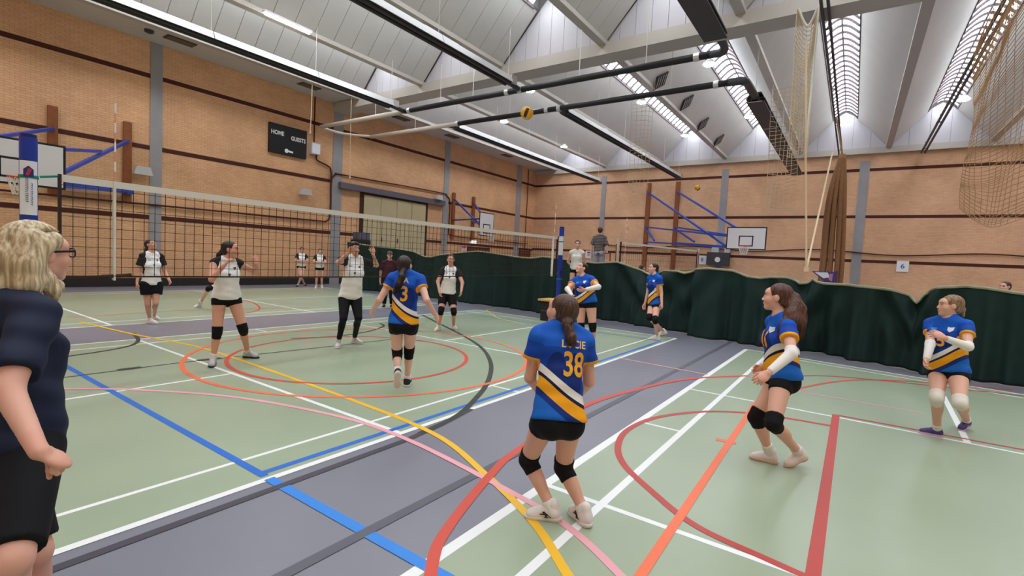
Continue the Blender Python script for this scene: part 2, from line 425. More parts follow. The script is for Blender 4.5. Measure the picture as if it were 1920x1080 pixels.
MB().box((GX0 - 0.05, YW0, ZC - 0.40), (GX1, YW1, ZC - 0.02)).build('cross_beam', M_BEAM, ceiling)
M_GAB = mat('gable_board', rgb(196, 193, 198), 0.5)
def roof_z(y):
    for a in VAL[:-1]:
        if a - 4 <= y <= a:
            t = min(a - y, y - (a - 4))
            return ZC + (RZ - ZC) * min(1, t / RO) + (0.42 * math.sin(math.pi * min(1, max(0, (t - RO) / 1.1 + 0.0))) if t > RO else 0)
    return ZC
def gable(x, th, ys, w):
    for a in ys:
        nb = int(4.0 / w)
        for k in range(nb):
            p, q = a - 4.0 * k / nb - 0.006, a - 4.0 * (k + 1) / nb + 0.006
            yy = [p, (p + q) / 2, q]; br = [a - RO, a - 4 + RO]
            yy = sorted(set(yy + [v for v in br if q < v < p]), reverse=True)
            top = [(x, y, roof_z(y) - 0.005) for y in yy]
            poly = [(x, q, ZC - 0.03), (x, p, ZC - 0.03)] + top
            MB().prism(poly, (th, 0, 0)).build('gable_board', M_GAB, ceiling)
    MB().box((x + th + 0.002, YW0, ZC - 0.05), (x + th + 0.04, YW1, RZ + 0.5)).build('gable_backing', M_CEILBACK, ceiling)
gable(GX0 + 0.1, 0.03, [y for y in VAL[:-1] if y > -4], 0.50)
gable(XW1 - 0.09, 0.03, VAL[:-1], 0.80)
MB().box((XW1 - 0.2, YW0, ZC - 0.35), (XW1 - 0.001, YW1, ZC - 0.04)).build('ring_beam', M_BEAM, ceiling)
# ---- skylights (barrel vaults on the ridges)
M_SKYL = mat('skylight_daylit_glazing', rgb(235, 240, 250), 0.3, emit=(0.90, 0.95, 1.0), estr=SKYLIGHT_STRENGTH)
M_BAR = mat('skylight_bar', rgb(112, 102, 104), 0.6)
def vault(y0, y1, x0, x1, z, rise, n=8):
    V = []; Fc = []
    for x in (x0, x1):
        for k in range(n + 1):
            t = k / n; V.append((x, y0 + (y1 - y0) * t, z + rise * math.sin(math.pi * t)))
    return V, [(k, k + 1, n + 1 + k + 1, n + 1 + k) for k in range(n)]
wn = 0
rib_me = None
for i, a in enumerate(VAL[:-1]):
    y0, y1 = a - RO, a - 4 + RO
    for bay, (x0, x1) in enumerate(((XW0 + 0.2, GX0 - 0.3), (GX1 + 0.3, XW1 - 0.3))):
        wn += 1
        w = struct(MB().box((x0 - 0.1, y0 - 0.02, RZ - 0.02), (x1 + 0.1, y0 + 0.04, RZ + 0.10)).box((x0 - 0.1, y1 - 0.04, RZ - 0.02), (x1 + 0.1, y1 + 0.02, RZ + 0.10)).build('window_%d' % wn, M_BAR))
        npn = 10 if bay else 3
        xs = np.linspace(x0, x1, npn + 1)
        for k in range(npn):
            V, Fc = vault(y0, y1, xs[k] + 0.004, xs[k + 1] - 0.004, RZ + 0.09, 0.38)
            MB().add(V, Fc).build('pane', M_SKYL, w, smooth=True)
        if -8 < a < 17:
            for x in np.arange(x0, x1 + 0.01, 0.58 if bay else 1.16):
                if rib_me is None or True:
                    pts = [(0, y0 + (y1 - y0) * t / 8, RZ + 0.06 + 0.37 * math.sin(math.pi * t / 8)) for t in range(9)]
                r = MB().tube([(x, p[1], p[2]) for p in pts], 0.06, 4).build('glazing_bar', M_BAR, w)
            MB().bar((x0, (y0 + y1) / 2, RZ + 0.42), (x1, (y0 + y1) / 2, RZ + 0.42), 0.05).build('ridge_bar', M_BAR, w)
# ================================================================== GEAR
NY = 6.43
M_NETW = mat('net_tape_white', rgb(222, 218, 208), 0.7)
M_CORD = mat('net_cord_black', rgb(52, 34, 30), 0.8)
M_POSTB = mat('post_blue', rgb(26, 56, 156), 0.35)
M_POSTD = mat('post_navy', rgb(20, 34, 96), 0.4)
M_STICK = mat('sticker_white', rgb(228, 228, 232), 0.5)
M_RED = mat('logo_red', rgb(196, 44, 44), 0.5)
M_NAVY = mat('logo_navy', rgb(36, 48, 120), 0.5)
M_TEAL = mat('tension_cord_green', rgb(30, 130, 116), 0.6)
def net_z(x):    # slight sag of the net between the posts
    t = (x - 1.2) / 10.0
    return 2.25 + 0.06 * t - 0.03 * math.sin(math.pi * t)
def volleyball_net(x0, x1, y, label, zf, detail=True, cell=0.1):
    n = empty('volleyball_net', (x0, y, 0), label=label, cat='net')
    xs = np.linspace(x0, x1, 40)
    b = MB()
    for i in range(len(xs) - 1):
        for (za, zb, th) in ((-0.07, 0.0, 0.012),):
            P = [(xs[i], y - th / 2, zf(xs[i]) + za), (xs[i + 1], y - th / 2, zf(xs[i + 1]) + za), (xs[i + 1], y - th / 2, zf(xs[i + 1]) + zb), (xs[i], y - th / 2, zf(xs[i]) + zb)]
            b.prism(P, (0, th, 0))
    b.build('top_tape', M_NETW, n)
    m = MB(); w = 0.005 if detail else 0.006
    for x in np.arange(x0, x1 + 1e-6, cell):
        m.bar((x, y, zf(x) - 1.0), (x, y, zf(x) - 0.06), w)
    for k in range(1, int(0.95 / cell) + 1):
        z = -k * cell
        for i in range(0, len(xs) - 1, 3):
            j = min(i + 3, len(xs) - 1)
            m.bar((xs[i], y, zf(xs[i]) + z), (xs[j], y, zf(xs[j]) + z), w)
    tag(m.build('mesh', M_CORD, n), kind='stuff')
    m = MB()
    for i in range(0, len(xs) - 1, 3):
        j = min(i + 3, len(xs) - 1)
        m.bar((xs[i], y, zf(xs[i]) - 1.0), (xs[j], y, zf(xs[j]) - 1.0), 0.016)
    m.build('bottom_cord', M_CORD, n)
    for x in (x0, x1):
        MB().bar((x, y, zf(x) - 1.02), (x, y, zf(x)), 0.05, 0.02).build('end_band', M_CORD, n)
    return n
net = volleyball_net(1.42, 11.25, NY, 'long black mesh volleyball net with white top tape between the two courts', net_z)
for x in (1.85, 11.02):
    MB().bar((x, NY - 0.01, net_z(x) - 1.04), (x, NY - 0.01, net_z(x)), 0.055, 0.018).build('side_band', M_NETW, net)
MB().tube([(1.75, NY, net_z(1.75) - 1.0), (1.9, NY - 0.03, net_z(1.9) - 0.99), (2.0, NY, net_z(2) - 0.98)], 0.02, 6).build('bottom_knot', M_CORD, net)
MB().bar((1.36, NY, net_z(1.4) - 1.02), (1.8, NY, net_z(1.8) - 1.0), 0.03, 0.03).build('lower_strap', M_CORD, net)
for p_, q_ in (((1.28, NY, 2.20), (1.42, NY, net_z(1.42) - 0.02)), ((1.28, NY, 1.3), (1.42, NY, 1.24)), ((11.25, NY, net_z(11.25) - 0.03), (11.37, NY, 2.33)), ((11.25, NY, 1.31), (11.37, NY, 1.35))):
    MB().tube([p_, q_], 0.012, 6).build('tension_cord', M_TEAL, net)
def antenna(x, y, z0, label):
    a = empty('antenna', (x, y, z0), label=label, cat='antenna', group='volleyball net antennas')
    k = 0; z = z0
    while z < z0 + 1.79:
        MB().tube([(x, y, z), (x, y, min(z + 0.1, z0 + 1.8))], 0.008, 6).build('stripe', LINE['white'] if k % 2 else mat('antenna_rose', rgb(214, 150, 130), 0.5), a)
        z += 0.1; k += 1
    return a
antenna(1.85, NY - 0.03, net_z(1.85) - 1.0, 'striped antenna on the net by the blond coach')
antenna(11.02, NY - 0.03, net_z(11.02) - 1.0, 'striped antenna at the far end of the near volleyball net')
def vpost(x, y, h, label, logo):
    p = empty('net_post', (x, y, 0), label=label, cat='net post', group='blue volleyball posts')
    MB().tube([(x, y, 0.0), (x, y, h)], 0.065, 16).build('pole', M_POSTB, p, smooth=True).data.set_sharp_from_angle(angle=0.7)
    MB().tube([(x, y, h - 0.02), (x, y, h + 0.03)], 0.06, 16).build('cap', M_POSTD, p)
    MB().tube([(x, y, 0.0), (x, y, 0.03)], 0.14, 20).build('base_plate', M_DGREY, p)
    n = np.array([-x, -y, 0.0]); n /= np.linalg.norm(n); r = np.array([-n[1], n[0], 0])  # faces camera
    r = np.cross((0, 0, 1), n)
    # wrap-round white sticker
    V = []; Fc = []; z0, z1 = h - 0.72, h - 0.22; K = 10
    for k in range(K + 1):
        t = (k / K - 0.5) * 2.2
        d = n * math.cos(t) + r * math.sin(t)
        for z in (z0, z1): V.append((x + d[0] * 0.067, y + d[1] * 0.067, z))
    for k in range(K): Fc.append((2 * k, 2 * k + 2, 2 * k + 3, 2 * k + 1))
    st = MB().add(V, Fc).build('sticker', M_STICK, p, smooth=True)
    if logo:
        c = np.array([x, y, z1 - 0.10]) + n * 0.070
        MB().prism([c - r * 0.035 - np.array((0, 0, 0.05)), c + r * 0.035 - np.array((0, 0, 0.05)), c + r * 0.035 + np.array((0, 0, 0.02)), c + np.array((0, 0, 0.055)), c - r * 0.035 + np.array((0, 0, 0.02))], n * 0.001).build('logo_shield', M_NAVY, st)
        MB().prism([c - r * 0.02 - np.array((0, 0, 0.035)) + n * 0.001, c + r * 0.0 - np.array((0, 0, 0.035)) + n * 0.001, c + r * 0.024 + np.array((0, 0, 0.02)) + n * 0.001, c + r * 0.0 + np.array((0, 0, 0.035)) + n * 0.001], n * 0.001).build('logo_flame', M_RED, st)
        lt = MB(); rg = random.Random(4)
        for row, (o, hgt, n_, zs) in enumerate(((-0.012, 0.022, 13, 0.165), (0.022, 0.014, 12, 0.21))):   # two upright lines of unreadable small print
            for k in range(n_):
                zc = z1 - zs - k * 0.0175; cc = np.array([x, y, zc]) + n * 0.0688 + r * o
                lt.bar(cc - r * hgt / 2, cc + r * hgt * (0.1 if rg.random() < 0.5 else 0.5), 0.004, 0.002, up=tuple(n))
                if rg.random() < 0.7: lt.bar(cc + r * hgt * 0.3, cc + r * hgt * 0.3 - np.array((0, 0, 0.009)), 0.004, 0.002, up=tuple(n))
        tag(lt.build('small_print', M_NAVY, st), kind='stuff')
    MB().box((x - 0.05, y - 0.11, 1.28), (x + 0.05, y - 0.05, 1.42)).build('winch', M_POSTD, p)
    MB().tube([(x, y, 1.18), (x, y, 1.21)], 0.075, 12).build('strap', M_TEAL, p); MB().tube([(x, y, 2.17), (x, y, 2.20)], 0.072, 12).build('strap', M_TEAL, p)
    return p
vpost(1.20, NY, 2.55, 'tall blue post with white logo sticker beside the blond coach', True)
vpost(11.45, NY, 2.55, 'blue post at the far end of the near net by the green curtain', False)

# ---- second net beyond the curtain
def nz2(x): return 2.43 + 0.015 * (x - 15.5)
net2 = volleyball_net(15.5, 25.2, NY, 'distant volleyball net behind the green curtain', nz2, False, 0.2)
for i, (x, lb) in enumerate(((15.25, 'thin pale post of the distant net beside the man in the checked shirt'), (25.45, 'thin pale post at the far end of the distant net'))):
    p = empty('net_post', (x, NY, 0), label=lb, cat='net post', group='posts of the distant net')
    MB().tube([(x, NY, 0), (x, NY, nz2(x) + 0.1)], 0.05, 10).build('pole', mat('post_pale', rgb(206, 196, 180), 0.5), p)
    MB().tube([(x - 0.35, NY - 0.1, 0), (x - 0.35, NY - 0.1, nz2(x) - 0.1)], 0.02, 8).build('padding_strip', mat('post_rust', rgb(150, 80, 52), 0.5), p)
antenna(15.9, NY, 1.45, 'pale antenna on the distant net behind the curtain')

# ---- referee stands
def ref_stand(x, y, top, label, m, w=0.6):
    s = empty('referee_stand', (x, y, 0), label=label, cat='stand', group='referee stands')
    for sx in (-1, 1):
        for sy in (-1, 1):
            MB().tube([(x + sx * w / 2, y + sy * w / 2, 0), (x + sx * w / 2 * 0.9, y + sy * w / 2 * 0.9, top + 0.9 * (sx > 0))], 0.022, 8).build('leg', m, s)
    MB().box((x - w / 2, y - w / 2, top - 0.05), (x + w / 2, y + w / 2, top)).build('platform', M_DGREY, s)
    for k in range(1, 4):
        if top * k / 4 > 0.15: MB().box((x - w / 2 - 0.05, y - w / 2, top * k / 4 - 0.03), (x - w / 2 + 0.08, y + w / 2, top * k / 4)).build('step', m, s)
    for sy in (-1, 1):
        MB().tube([(x - w / 2 * 0.9, y + sy * w / 2 * 0.9, top + 0.9), (x + w / 2 * 0.9, y + sy * w / 2 * 0.9, top + 0.9)], 0.018, 8).build('rail', m, s)
    return s
# black stepped vaulting box near the far post
bx = empty('vaulting_box', (11.9, 6.45, 0), label='black box with yellow wooden top edge beside the far blue post', cat='box')
MB().prism([(11.62, 5.85, 0), (12.25, 5.85, 0), (12.20, 5.90, 0.55), (11.67, 5.90, 0.55)], (0, 1.2, 0)).build('body', mat('box_black', rgb(26, 26, 28), 0.5), bx)
MB().box((11.60, 5.85, 0.55), (12.26, 7.15, 0.60)).build('top_board', mat('top_yellow', rgb(214, 168, 84), 0.5), bx)
MB().box((11.615, 5.87, 0.26), (11.64, 7.03, 0.30)).build('trim_strip', M_DGREY, bx)

# ---- basketball hoops
M_BBW = mat('backboard_white', rgb(226, 226, 228), 0.4)
M_BBK = mat('backboard_black', rgb(24, 24, 28), 0.5)
M_RIM = mat('hoop_orange', rgb(190, 70, 40), 0.5)
def backboard(par, c, xa, nrm, w, h, hoop=True):
    """c = board centre; xa = board width direction; nrm = facing direction"""
    c = np.array(c, float); xa = np.array(xa, float); nrm = np.array(nrm, float); z = np.array((0, 0, 1.0))
    def rect(cc, ww, hh, d0, d1): return MB().prism([cc - xa * ww / 2 - z * hh / 2 + nrm * d0, cc + xa * ww / 2 - z * hh / 2 + nrm * d0, cc + xa * ww / 2 + z * hh / 2 + nrm * d0, cc - xa * ww / 2 + z * hh / 2 + nrm * d0], nrm * (d1 - d0))
    b = rect(c, w, h, 0, 0.02).build('backboard', M_BBK, par)
    rect(c, w - 0.1, h - 0.1, 0.021, 0.026).build('board_face', M_BBW, b)
    t = c - z * (h / 2 - 0.40)
    sq = MB()
    for s in (-1, 1):
        sq.bar(t + xa * s * 0.28 - z * 0.22 + nrm * 0.028, t + xa * s * 0.28 + z * 0.22 + nrm * 0.028, 0.05, 0.005, up=nrm)
        sq.bar(t - xa * 0.30 + z * s * 0.22 + nrm * 0.028, t + xa * 0.30 + z * s * 0.22 + nrm * 0.028, 0.05, 0.005, up=nrm)
    sq.build('target_square', M_BBK, b)
    if hoop:
        hc = c - z * (h / 2 - 0.15) + nrm * 0.38
        ring = [hc + 0.225 * (xa * math.cos(a * math.pi / 12) + nrm * math.sin(a * math.pi / 12)) for a in range(25)]
        r = MB().tube(ring, 0.012, 6, cap=False).bar(c - z * (h / 2 - 0.15) + nrm * 0.03, hc - nrm * 0.22, 0.12, 0.03).build('hoop', M_RIM, par)
        nt = MB()
        for a in range(12):
            t0 = a * math.pi / 6
            for s in (1, -1):
                pts = [hc + (0.225 - 0.10 * k / 3) * (xa * math.cos(t0 + s * k * 0.26) + nrm * math.sin(t0 + s * k * 0.26)) - z * 0.40 * k / 3 for k in range(4)]
                nt.tube(pts, 0.006, 4)
        tag(nt.build('hoop_net', M_NETW, r), kind='stuff')
# near hoop on the long wall, swung towards the photograph's left edge
hp = empty('basketball_hoop', (5.4, YW1, 0), label='large white basketball backboard on blue arms behind the sticker post', cat='basketball hoop', group='wall mounted basketball hoops')
for x in (4.42, 6.33):
    MB().box((x - 0.12, YW1 - 0.10, 2.95), (x + 0.12, YW1 - 0.03, 5.65)).build('timber', M_TIMBER, hp)
bc = np.array([2.88, 16.6, 3.36])
backboard(hp, bc, (1, 0, 0), (0, -1, 0), 1.8, 1.1)
for (p, q) in (((4.42, 20.7, 4.95), (2.4, 16.65, 3.8)), ((6.33, 20.7, 5.0), (3.5, 16.65, 3.05)), ((6.33, 20.7, 3.28), (3.5, 16.65, 2.9)), ((4.42, 20.7, 3.28), (2.4, 16.65, 2.9)), ((5.1, 18.9, 4.25), (3.5, 16.65, 3.8))):
    MB().bar(p, q, 0.09, 0.09).build('arm', M_BLUE, hp)
MB().bar((4.3, 20.62, 3.28), (6.45, 20.62, 3.28), 0.10, 0.16).build('cross_bar', M_BLUE, hp)
# far hoop on the long wall
hp = empty('basketball_hoop', (24.0, YW1, 0), label='small distant basketball hoop right of the cream sliding door', cat='basketball hoop', group='wall mounted basketball hoops')
for x in (23.05, 25.0):
    MB().box((x - 0.13, YW1 - 0.10, 2.7), (x + 0.13, YW1 - 0.03, 5.6)).build('timber', M_TIMBER, hp)
bc = pix((912, 421), 1, 16.2)
backboard(hp, bc, (1, 0, 0), (0, -1, 0), 1.25, 1.25)
for (p, q) in (((23.05, 20.7, 5.2), (20.3, 16.25, 3.3)), ((25.0, 20.7, 5.2), (21.0, 16.25, 3.3)), ((23.05, 20.7, 3.9), (20.3, 16.25, 3.7)), ((25.0, 20.7, 3.9), (21.0, 16.25, 3.7))):
    MB().bar(p, q, 0.08, 0.08).build('arm', M_BLUE, hp)
# hoop on the end wall
hp = empty('basketball_hoop', (XW1, 10.7, 0), label='white backboard on long blue braced arms on the end wall', cat='basketball hoop', group='wall mounted basketball hoops')
for y in (11.72, 9.78):
    MB().box((XW1 - 0.12, y - 0.14, 1.4), (XW1 - 0.03, y + 0.14, 7.25)).build('timber', M_TIMBER, hp)
BBX = 24.6
bcl = pix((1399, 447), 0, BBX)
backboard(hp, bcl, (0, -1, 0), (-1, 0, 0), 1.68, 1.04)
b1, b2 = bcl[1], bcl[2]
for (p, q) in (((32.38, 11.72, 6.6), (BBX + 0.05, b1 + 0.80, b2 - 0.40)), ((32.38, 9.78, 6.6), (BBX + 0.05, b1 + 0.45, b2 + 0.48)), ((32.38, 11.72, 4.3), (BBX + 0.05, b1 + 0.80, b2 + 0.10)), ((32.38, 9.78, 4.3), (BBX + 0.05, b1 + 0.45, b2 + 0.10)),
               ((32.38, 11.72, 3.3), (BBX + 0.05, b1 + 0.80, b2 - 0.42)), ((32.38, 9.78, 3.3), (BBX + 0.05, b1 + 0.45, b2 - 0.42)), ((32.38, 11.72, 4.2), (29.5, 10.1, 3.25)), ((32.38, 9.78, 4.2), (29.0, 7.6, 3.2))):
    MB().bar(p, q, 0.09, 0.09).build('arm', M_BLUE, hp)

# ---- scoreboard and boxes on the long wall
sb = empty('scoreboard', (12.1, YW1, 0), label='black scoreboard with white HOME and GUESTS lettering on the brick wall', cat='scoreboard')
MB().box((11.25, YW1 - 0.12, 5.68), (12.97, YW1 - 0.001, 6.92)).build('case', mat('scoreboard_black', rgb(18, 18, 21), 0.5), sb)
text_on('lettering', 'HOME', 0.25, (11.60, YW1 - 0.125, 6.54), (1, 0, 0), (0, 0, 1), LINE['white'], sb, sx=0.82, bold=0.02)
text_on('lettering', 'GUESTS', 0.25, (12.56, YW1 - 0.125, 6.44), (1, 0, 0), (0, 0, 1), LINE['white'], sb, sx=0.80, bold=0.02)
MB().tube([(12.02, YW1 - 0.125, 5.86), (12.02, YW1 - 0.13, 5.86)], 0.09, 14).bar((12.1, YW1 - 0.128, 5.86), (12.32, YW1 - 0.128, 5.84), 0.006, 0.08).build('emblem', LINE['white'], sb)
M_LGREY = mat('light_grey_box', rgb(190, 188, 186), 0.5)
bxx = empty('control_box', (13.4, YW1, 0), label='small pale grey control box right of the scoreboard', cat='box')
MB().box((13.17, YW1 - 0.2, 5.98), (13.62, YW1 - 0.001, 6.5)).build('case', M_LGREY, bxx)
MB().box((13.2, YW1 - 0.21, 6.02), (13.59, YW1 - 0.2, 6.46)).build('lid', M_STICK, bxx)
cd = empty('conduit', (13.5, YW1, 0), label='thin dark conduit looping along the brick wall from the control box', cat='conduit')
yy = YW1 - 0.075
MB().tube([(13.35, yy, 8.58), (13.36, yy, 6.5)], 0.03, 6).build('run', M_BAND, cd)
MB().tube(catmull([(13.5, yy, 5.98), (13.55, yy, 5.75), (14.1, yy, 5.6), (14.28, yy, 5.4), (14.3, yy, 4.6), (14.3, yy, 3.3), (14.1, yy, 3.0), (13.6, yy, 2.98), (9, yy, 2.94), (4, yy, 2.9), (XW0 + 0.1, yy, 2.88)], 4), 0.035, 6).build('run', M_BAND, cd)
MB().tube(catmull([(14.3, yy, 5.0), (14.6, yy, 5.3), (15.2, yy, 5.32), (21.6, yy, 5.42), (22.4, yy, 5.3), (22.7, yy, 4.9), (22.7, yy, 3.2), (22.9, yy, 2.95), (24, yy, 2.9), (28, yy, 2.9), (31.6, yy, 2.9)], 4), 0.035, 6).build('run', M_BAND, cd)
MB().tube([(31.3, yy, 8.5), (31.3, yy, 2.5)], 0.03, 6).build('run', M_BAND, cd)
cd2 = empty('conduit', (XW1, 0, 0), label='dark wavy cable running along the end wall above the curtain', cat='conduit')
MB().tube(catmull([(XW1 - 0.085, y, 3.0 + 0.10 * math.sin(y * 0.9)) for y in np.arange(15, -12, -1.0)], 3), 0.035, 6).build('run', M_BAND, cd2)
def floodlight(x, z, label):
    f = empty('floodlight', (x, YW1, 0), label=label, cat='light', group='small floodlights on the brick wall')
    MB().prism([(x - 0.28, YW1 - 0.35, z - 0.14), (x + 0.28, YW1 - 0.35, z - 0.14), (x + 0.2, YW1 - 0.35, z + 0.14), (x - 0.2, YW1 - 0.35, z + 0.14)], (0, 0.2, 0)).build('housing', M_LGREY, f)
    MB().bar((x, YW1 - 0.16, z), (x, YW1 - 0.01, z), 0.12, 0.08).build('bracket', M_DGREY, f)
floodlight(6.72, 4.05, 'pale floodlight beside the grey pilaster behind the net'); floodlight(12.9, 4.2, 'tiny floodlight below the scoreboard'); floodlight(21.5, 5.1, 'distant floodlight above the sliding door track')
ex = empty('exit_sign', (25.2, YW1, 0), label='small lit white exit sign above the brown double door', cat='sign')
MB().box((24.9, YW1 - 0.12, 2.57), (25.4, YW1 - 0.001, 2.76)).build('case', mat('lit_sign', rgb(240, 245, 250), 0.4, emit=(0.9, 0.97, 1), estr=0.4), ex)
po = empty('notice', (24.3, YW1, 0), label='pinkish paper notice beside the brown double door', cat='notice')
MB().box((24.0, YW1 - 0.03, 1.75), (24.55, YW1 - 0.001, 2.38)).build('sheet', mat('pink_paper', rgb(226, 186, 180), 0.7), po)
MB().box((24.05, YW1 - 0.034, 2.24), (24.5, YW1 - 0.031, 2.34)).build('heading', M_RED, po)
nb = empty('notice_board', (30.9, YW1, 0), label='dark brown notice board by the far corner of the brick wall', cat='notice board')
MB().box((30.6, YW1 - 0.06, 1.3), (32.2, YW1 - 0.001, 2.38)).build('board', mat('board_brown', rgb(84, 48, 34), 0.7), nb)
for k in range(4):
    MB().box((30.7, YW1 - 0.08, 1.36 + k * 0.25), (32.1, YW1 - 0.061, 1.54 + k * 0.25)).build('slat', mat('board_slat', rgb(110, 66, 46), 0.7), nb)

# ---- things on the end wall
def wall_sign(y, z, ch, label):
    s = empty('number_sign', (XW1, y, 0), label=label, cat='sign', group='number signs on the end wall')
    MB().box((XW1 - 0.05, y - 0.25, z - 0.28), (XW1 - 0.001, y + 0.25, z + 0.28)).build('plate', M_STICK, s)
    text_on('number', ch, 0.36, (XW1 - 0.055, y, z), (0, -1, 0), (0, 0, 1), M_NAVY, s)
wall_sign(-2.05, 2.35, '6', 'white number sign on the end wall above the right part of the curtain')
wall_sign(7.95, 2.25, '8', 'white number sign below the backboard beside the grey machine')
wall_sign(15.9, 2.3, '0', 'white number sign on the end wall behind the man in the checked shirt')
mc = empty('wall_unit', (XW1, 6.9, 0), label='dark grey unit with round white dial mounted on the end wall', cat='machine')
MB().box((XW1 - 0.4, 6.3, 1.95), (XW1 - 0.001, 7.6, 2.75)).build('case', M_DGREY, mc)
MB().tube([(XW1 - 0.41, 6.95, 2.3), (XW1 - 0.44, 6.95, 2.3)], 0.16, 14).build('dial', M_STICK, mc)
MB().box((XW1 - 0.35, 6.95, 2.75), (XW1 - 0.05, 7.35, 3.05)).build('display', M_LGREY, mc); MB().box((XW1 - 0.35, 6.3, 2.75), (XW1 - 0.05, 6.6, 3.05)).build('display', M_LGREY, mc)
bn = empty('pennant', (20.0, 0, 0), label='purple and white triangular pennant hanging behind the curtain', cat='pennant')
c0, c1, c2, c3 = [pix(p, 0, 20.0) for p in ((1522, 508), (1568, 510), (1568, 534), (1553, 534))]
MB().prism([c0, c1, c2, c3], (0.02, 0, 0)).build('cloth', mat('pennant_purple', rgb(74, 58, 128), 0.7), bn)
MB().tube([(20.04, c1[1] - 0.02, 0), (20.04, c1[1] - 0.02, c1[2] + 0.05)], 0.02, 6).build('pole', M_DGREY, bn)
q = [pix(p, 0, 19.99) for p in ((1527, 510), (1552, 511), (1556, 520), (1544, 522))]
MB().prism(q, (0.005, 0, 0)).build('white_print', M_STICK, bn)
q = [pix(p, 0, 19.985) for p in ((1556, 513), (1562, 513), (1560, 528), (1553, 524))]
MB().prism(q, (0.005, 0, 0)).build('red_print', mat('pennant_rose', rgb(190, 120, 140), 0.7), bn)

# ---- soffit grilles and smoke detector
for i, (x, lb) in enumerate(((7.5, 'nearest'), (12.4, 'second'), (17.6, 'third'), (21.5, 'fourth'), (27.0, 'fifth'))):
    g = empty('air_grille', (x, 19.7, ZC), label='%s brown slatted air grille in the white soffit counting from the camera' % lb, cat='vent', group='soffit air grilles')
    MB().box((x - 0.45, 19.48, ZC - 0.03), (x + 0.45, 19.92, ZC - 0.001)).build('frame', mat('grille_brown', rgb(84, 72, 60), 0.6), g)
    for k in range(6):
        MB().box((x - 0.40, 19.52 + k * 0.064, ZC - 0.05), (x + 0.40, 19.55 + k * 0.064, ZC - 0.031)).build('slat', mat('grille_slat', rgb(120, 106, 90), 0.6), g)
sd = empty('smoke_detector', (6.6, 19.7, ZC), label='small dark dome detector beside the nearest soffit grille', cat='detector')
MB().tube([(6.6, 19.75, ZC - 0.001), (6.6, 19.75, ZC - 0.07), (6.6, 19.75, ZC - 0.1)], [0.14, 0.13, 0.07], 14).build('dome', M_DGREY, sd)

# ---- radiant tube heaters along X and the flue pipes along Y
M_ALU = mat('reflector_alu', rgb(206, 206, 206), 0.35, metal=0.3)
HZ = 7.0
M_HEAT = mat('heater_charcoal', rgb(60, 56, 55), 0.5)
def heater(x0, x1, y, label, w=0.42, z=HZ):
    h = empty('radiant_heater', (x0, y, z), label=label, cat='heater', group='tube heaters under the ceiling')
    L = x1 - x0; n = max(1, int(round(L / 3.0))); xs = np.linspace(x0, x1, n + 1)
    for k in range(n):
        a, b = xs[k] + 0.01, xs[k + 1] - 0.01
        MB().prism([(a, y - w / 2, z), (a, y - w * 0.30, z + 0.20), (a, y + w * 0.30, z + 0.20), (a, y + w / 2, z), (a, y + w / 2 - 0.02, z), (a, y + w * 0.28, z + 0.18), (a, y - w * 0.28, z + 0.18), (a, y - w / 2 + 0.02, z)], (b - a, 0, 0)).build('reflector', M_ALU, h)
        MB().box((a, y - w / 2 + 0.03, z + 0.0), (b, y + w / 2 - 0.03, z + 0.02)).build('grille_plate', M_HEAT, h)
    for dy in (-0.09, 0.09):
        MB().tube([(x0, y + dy, z - 0.02), (x1, y + dy, z - 0.02)], 0.045, 8).build('burner_tube', M_HEAT, h)
    if w > 0.5:
        MB().box((x0 + 0.02, y - 0.25, z - 0.10), (x1 - 0.02, y + 0.25, z - 0.075)).build('bottom_plate', M_HEAT, h)
        for x in xs: MB().box((x - 0.03, y - 0.2, z - 0.112), (x + 0.03, y + 0.2, z - 0.10)).build('joint_strap', M_LGREY, h)
    for x in xs:
        MB().tube([(x, y, z + 0.2), (x, y, z + 1.65)], 0.008, 5).build('hanger', M_WHITE, h)
    MB().box((x1 - 0.02, y - 0.16, z + 0.02), (x1 + 0.25, y + 0.16, z + 0.24)).build('burner_box', M_LGREY, h)
    return h
heater(-3, 12.3, 14.35, 'long dark tube heater beside the soffit over the near court')
heater(-3, 12.3, 9.08, 'long dark tube heater crossing above the middle of the net')
heater(4, 12.0, 3.0, 'wide dark tube heater at the top edge above the flying ball pipe elbow', 0.55)
heater(15.6, 29.5, 14.1, 'distant tube heater running towards the room corner')
heater(15.6, 29.6, 8.95, 'distant tube heater ending above the end wall hoop')
heater(16.8, 30.1, 2.9, 'distant dark tube heater seen through hanging netting', 0.55)
def flue(x, y_end, z, label, y_white):
    p = empty('flue_pipe', (x, 3.0, z), label=label, cat='pipe', group='flue pipes across the hall')
    MB().tube([(x, 3.3, z), (x, y_white, z)], 0.09, 10).build('dark_pipe', M_BLACK, p, smooth=True)
    MB().tube([(x, y_white, z), (x, y_end, z)], 0.085, 10).build('pale_pipe', mat('pipe_cream', rgb(208, 196, 180), 0.4), p, smooth=True)
    return p
f1 = flue(12.95, 19.6, 7.0, 'black flue pipe crossing the hall just in front of the beam', 14.3)
MB().tube(catmull([(12.95, 3.35, 7.0), (12.93, 3.05, 7.0), (12.75, 2.98, 7.05), (12.3, 3.0, 7.1)], 5), 0.095, 10).build('elbow', M_DGREY, f1, smooth=True)
for y in (3.6, 9.0, 9.5, 14.0): MB().tube([(12.95, y, 7.0), (12.95, y + 0.14, 7.0)], 0.105, 10).build('clamp', M_ALU, f1)
for y in (9.08, 14.35): MB().tube([(12.3, y, 7.05), (12.95, y, 7.0)], 0.08, 10).build('branch', M_DGREY, f1)
f2 = flue(15.1, 18.9, 7.0, 'dark flue pipe crossing the hall just behind the beam', 13.6)
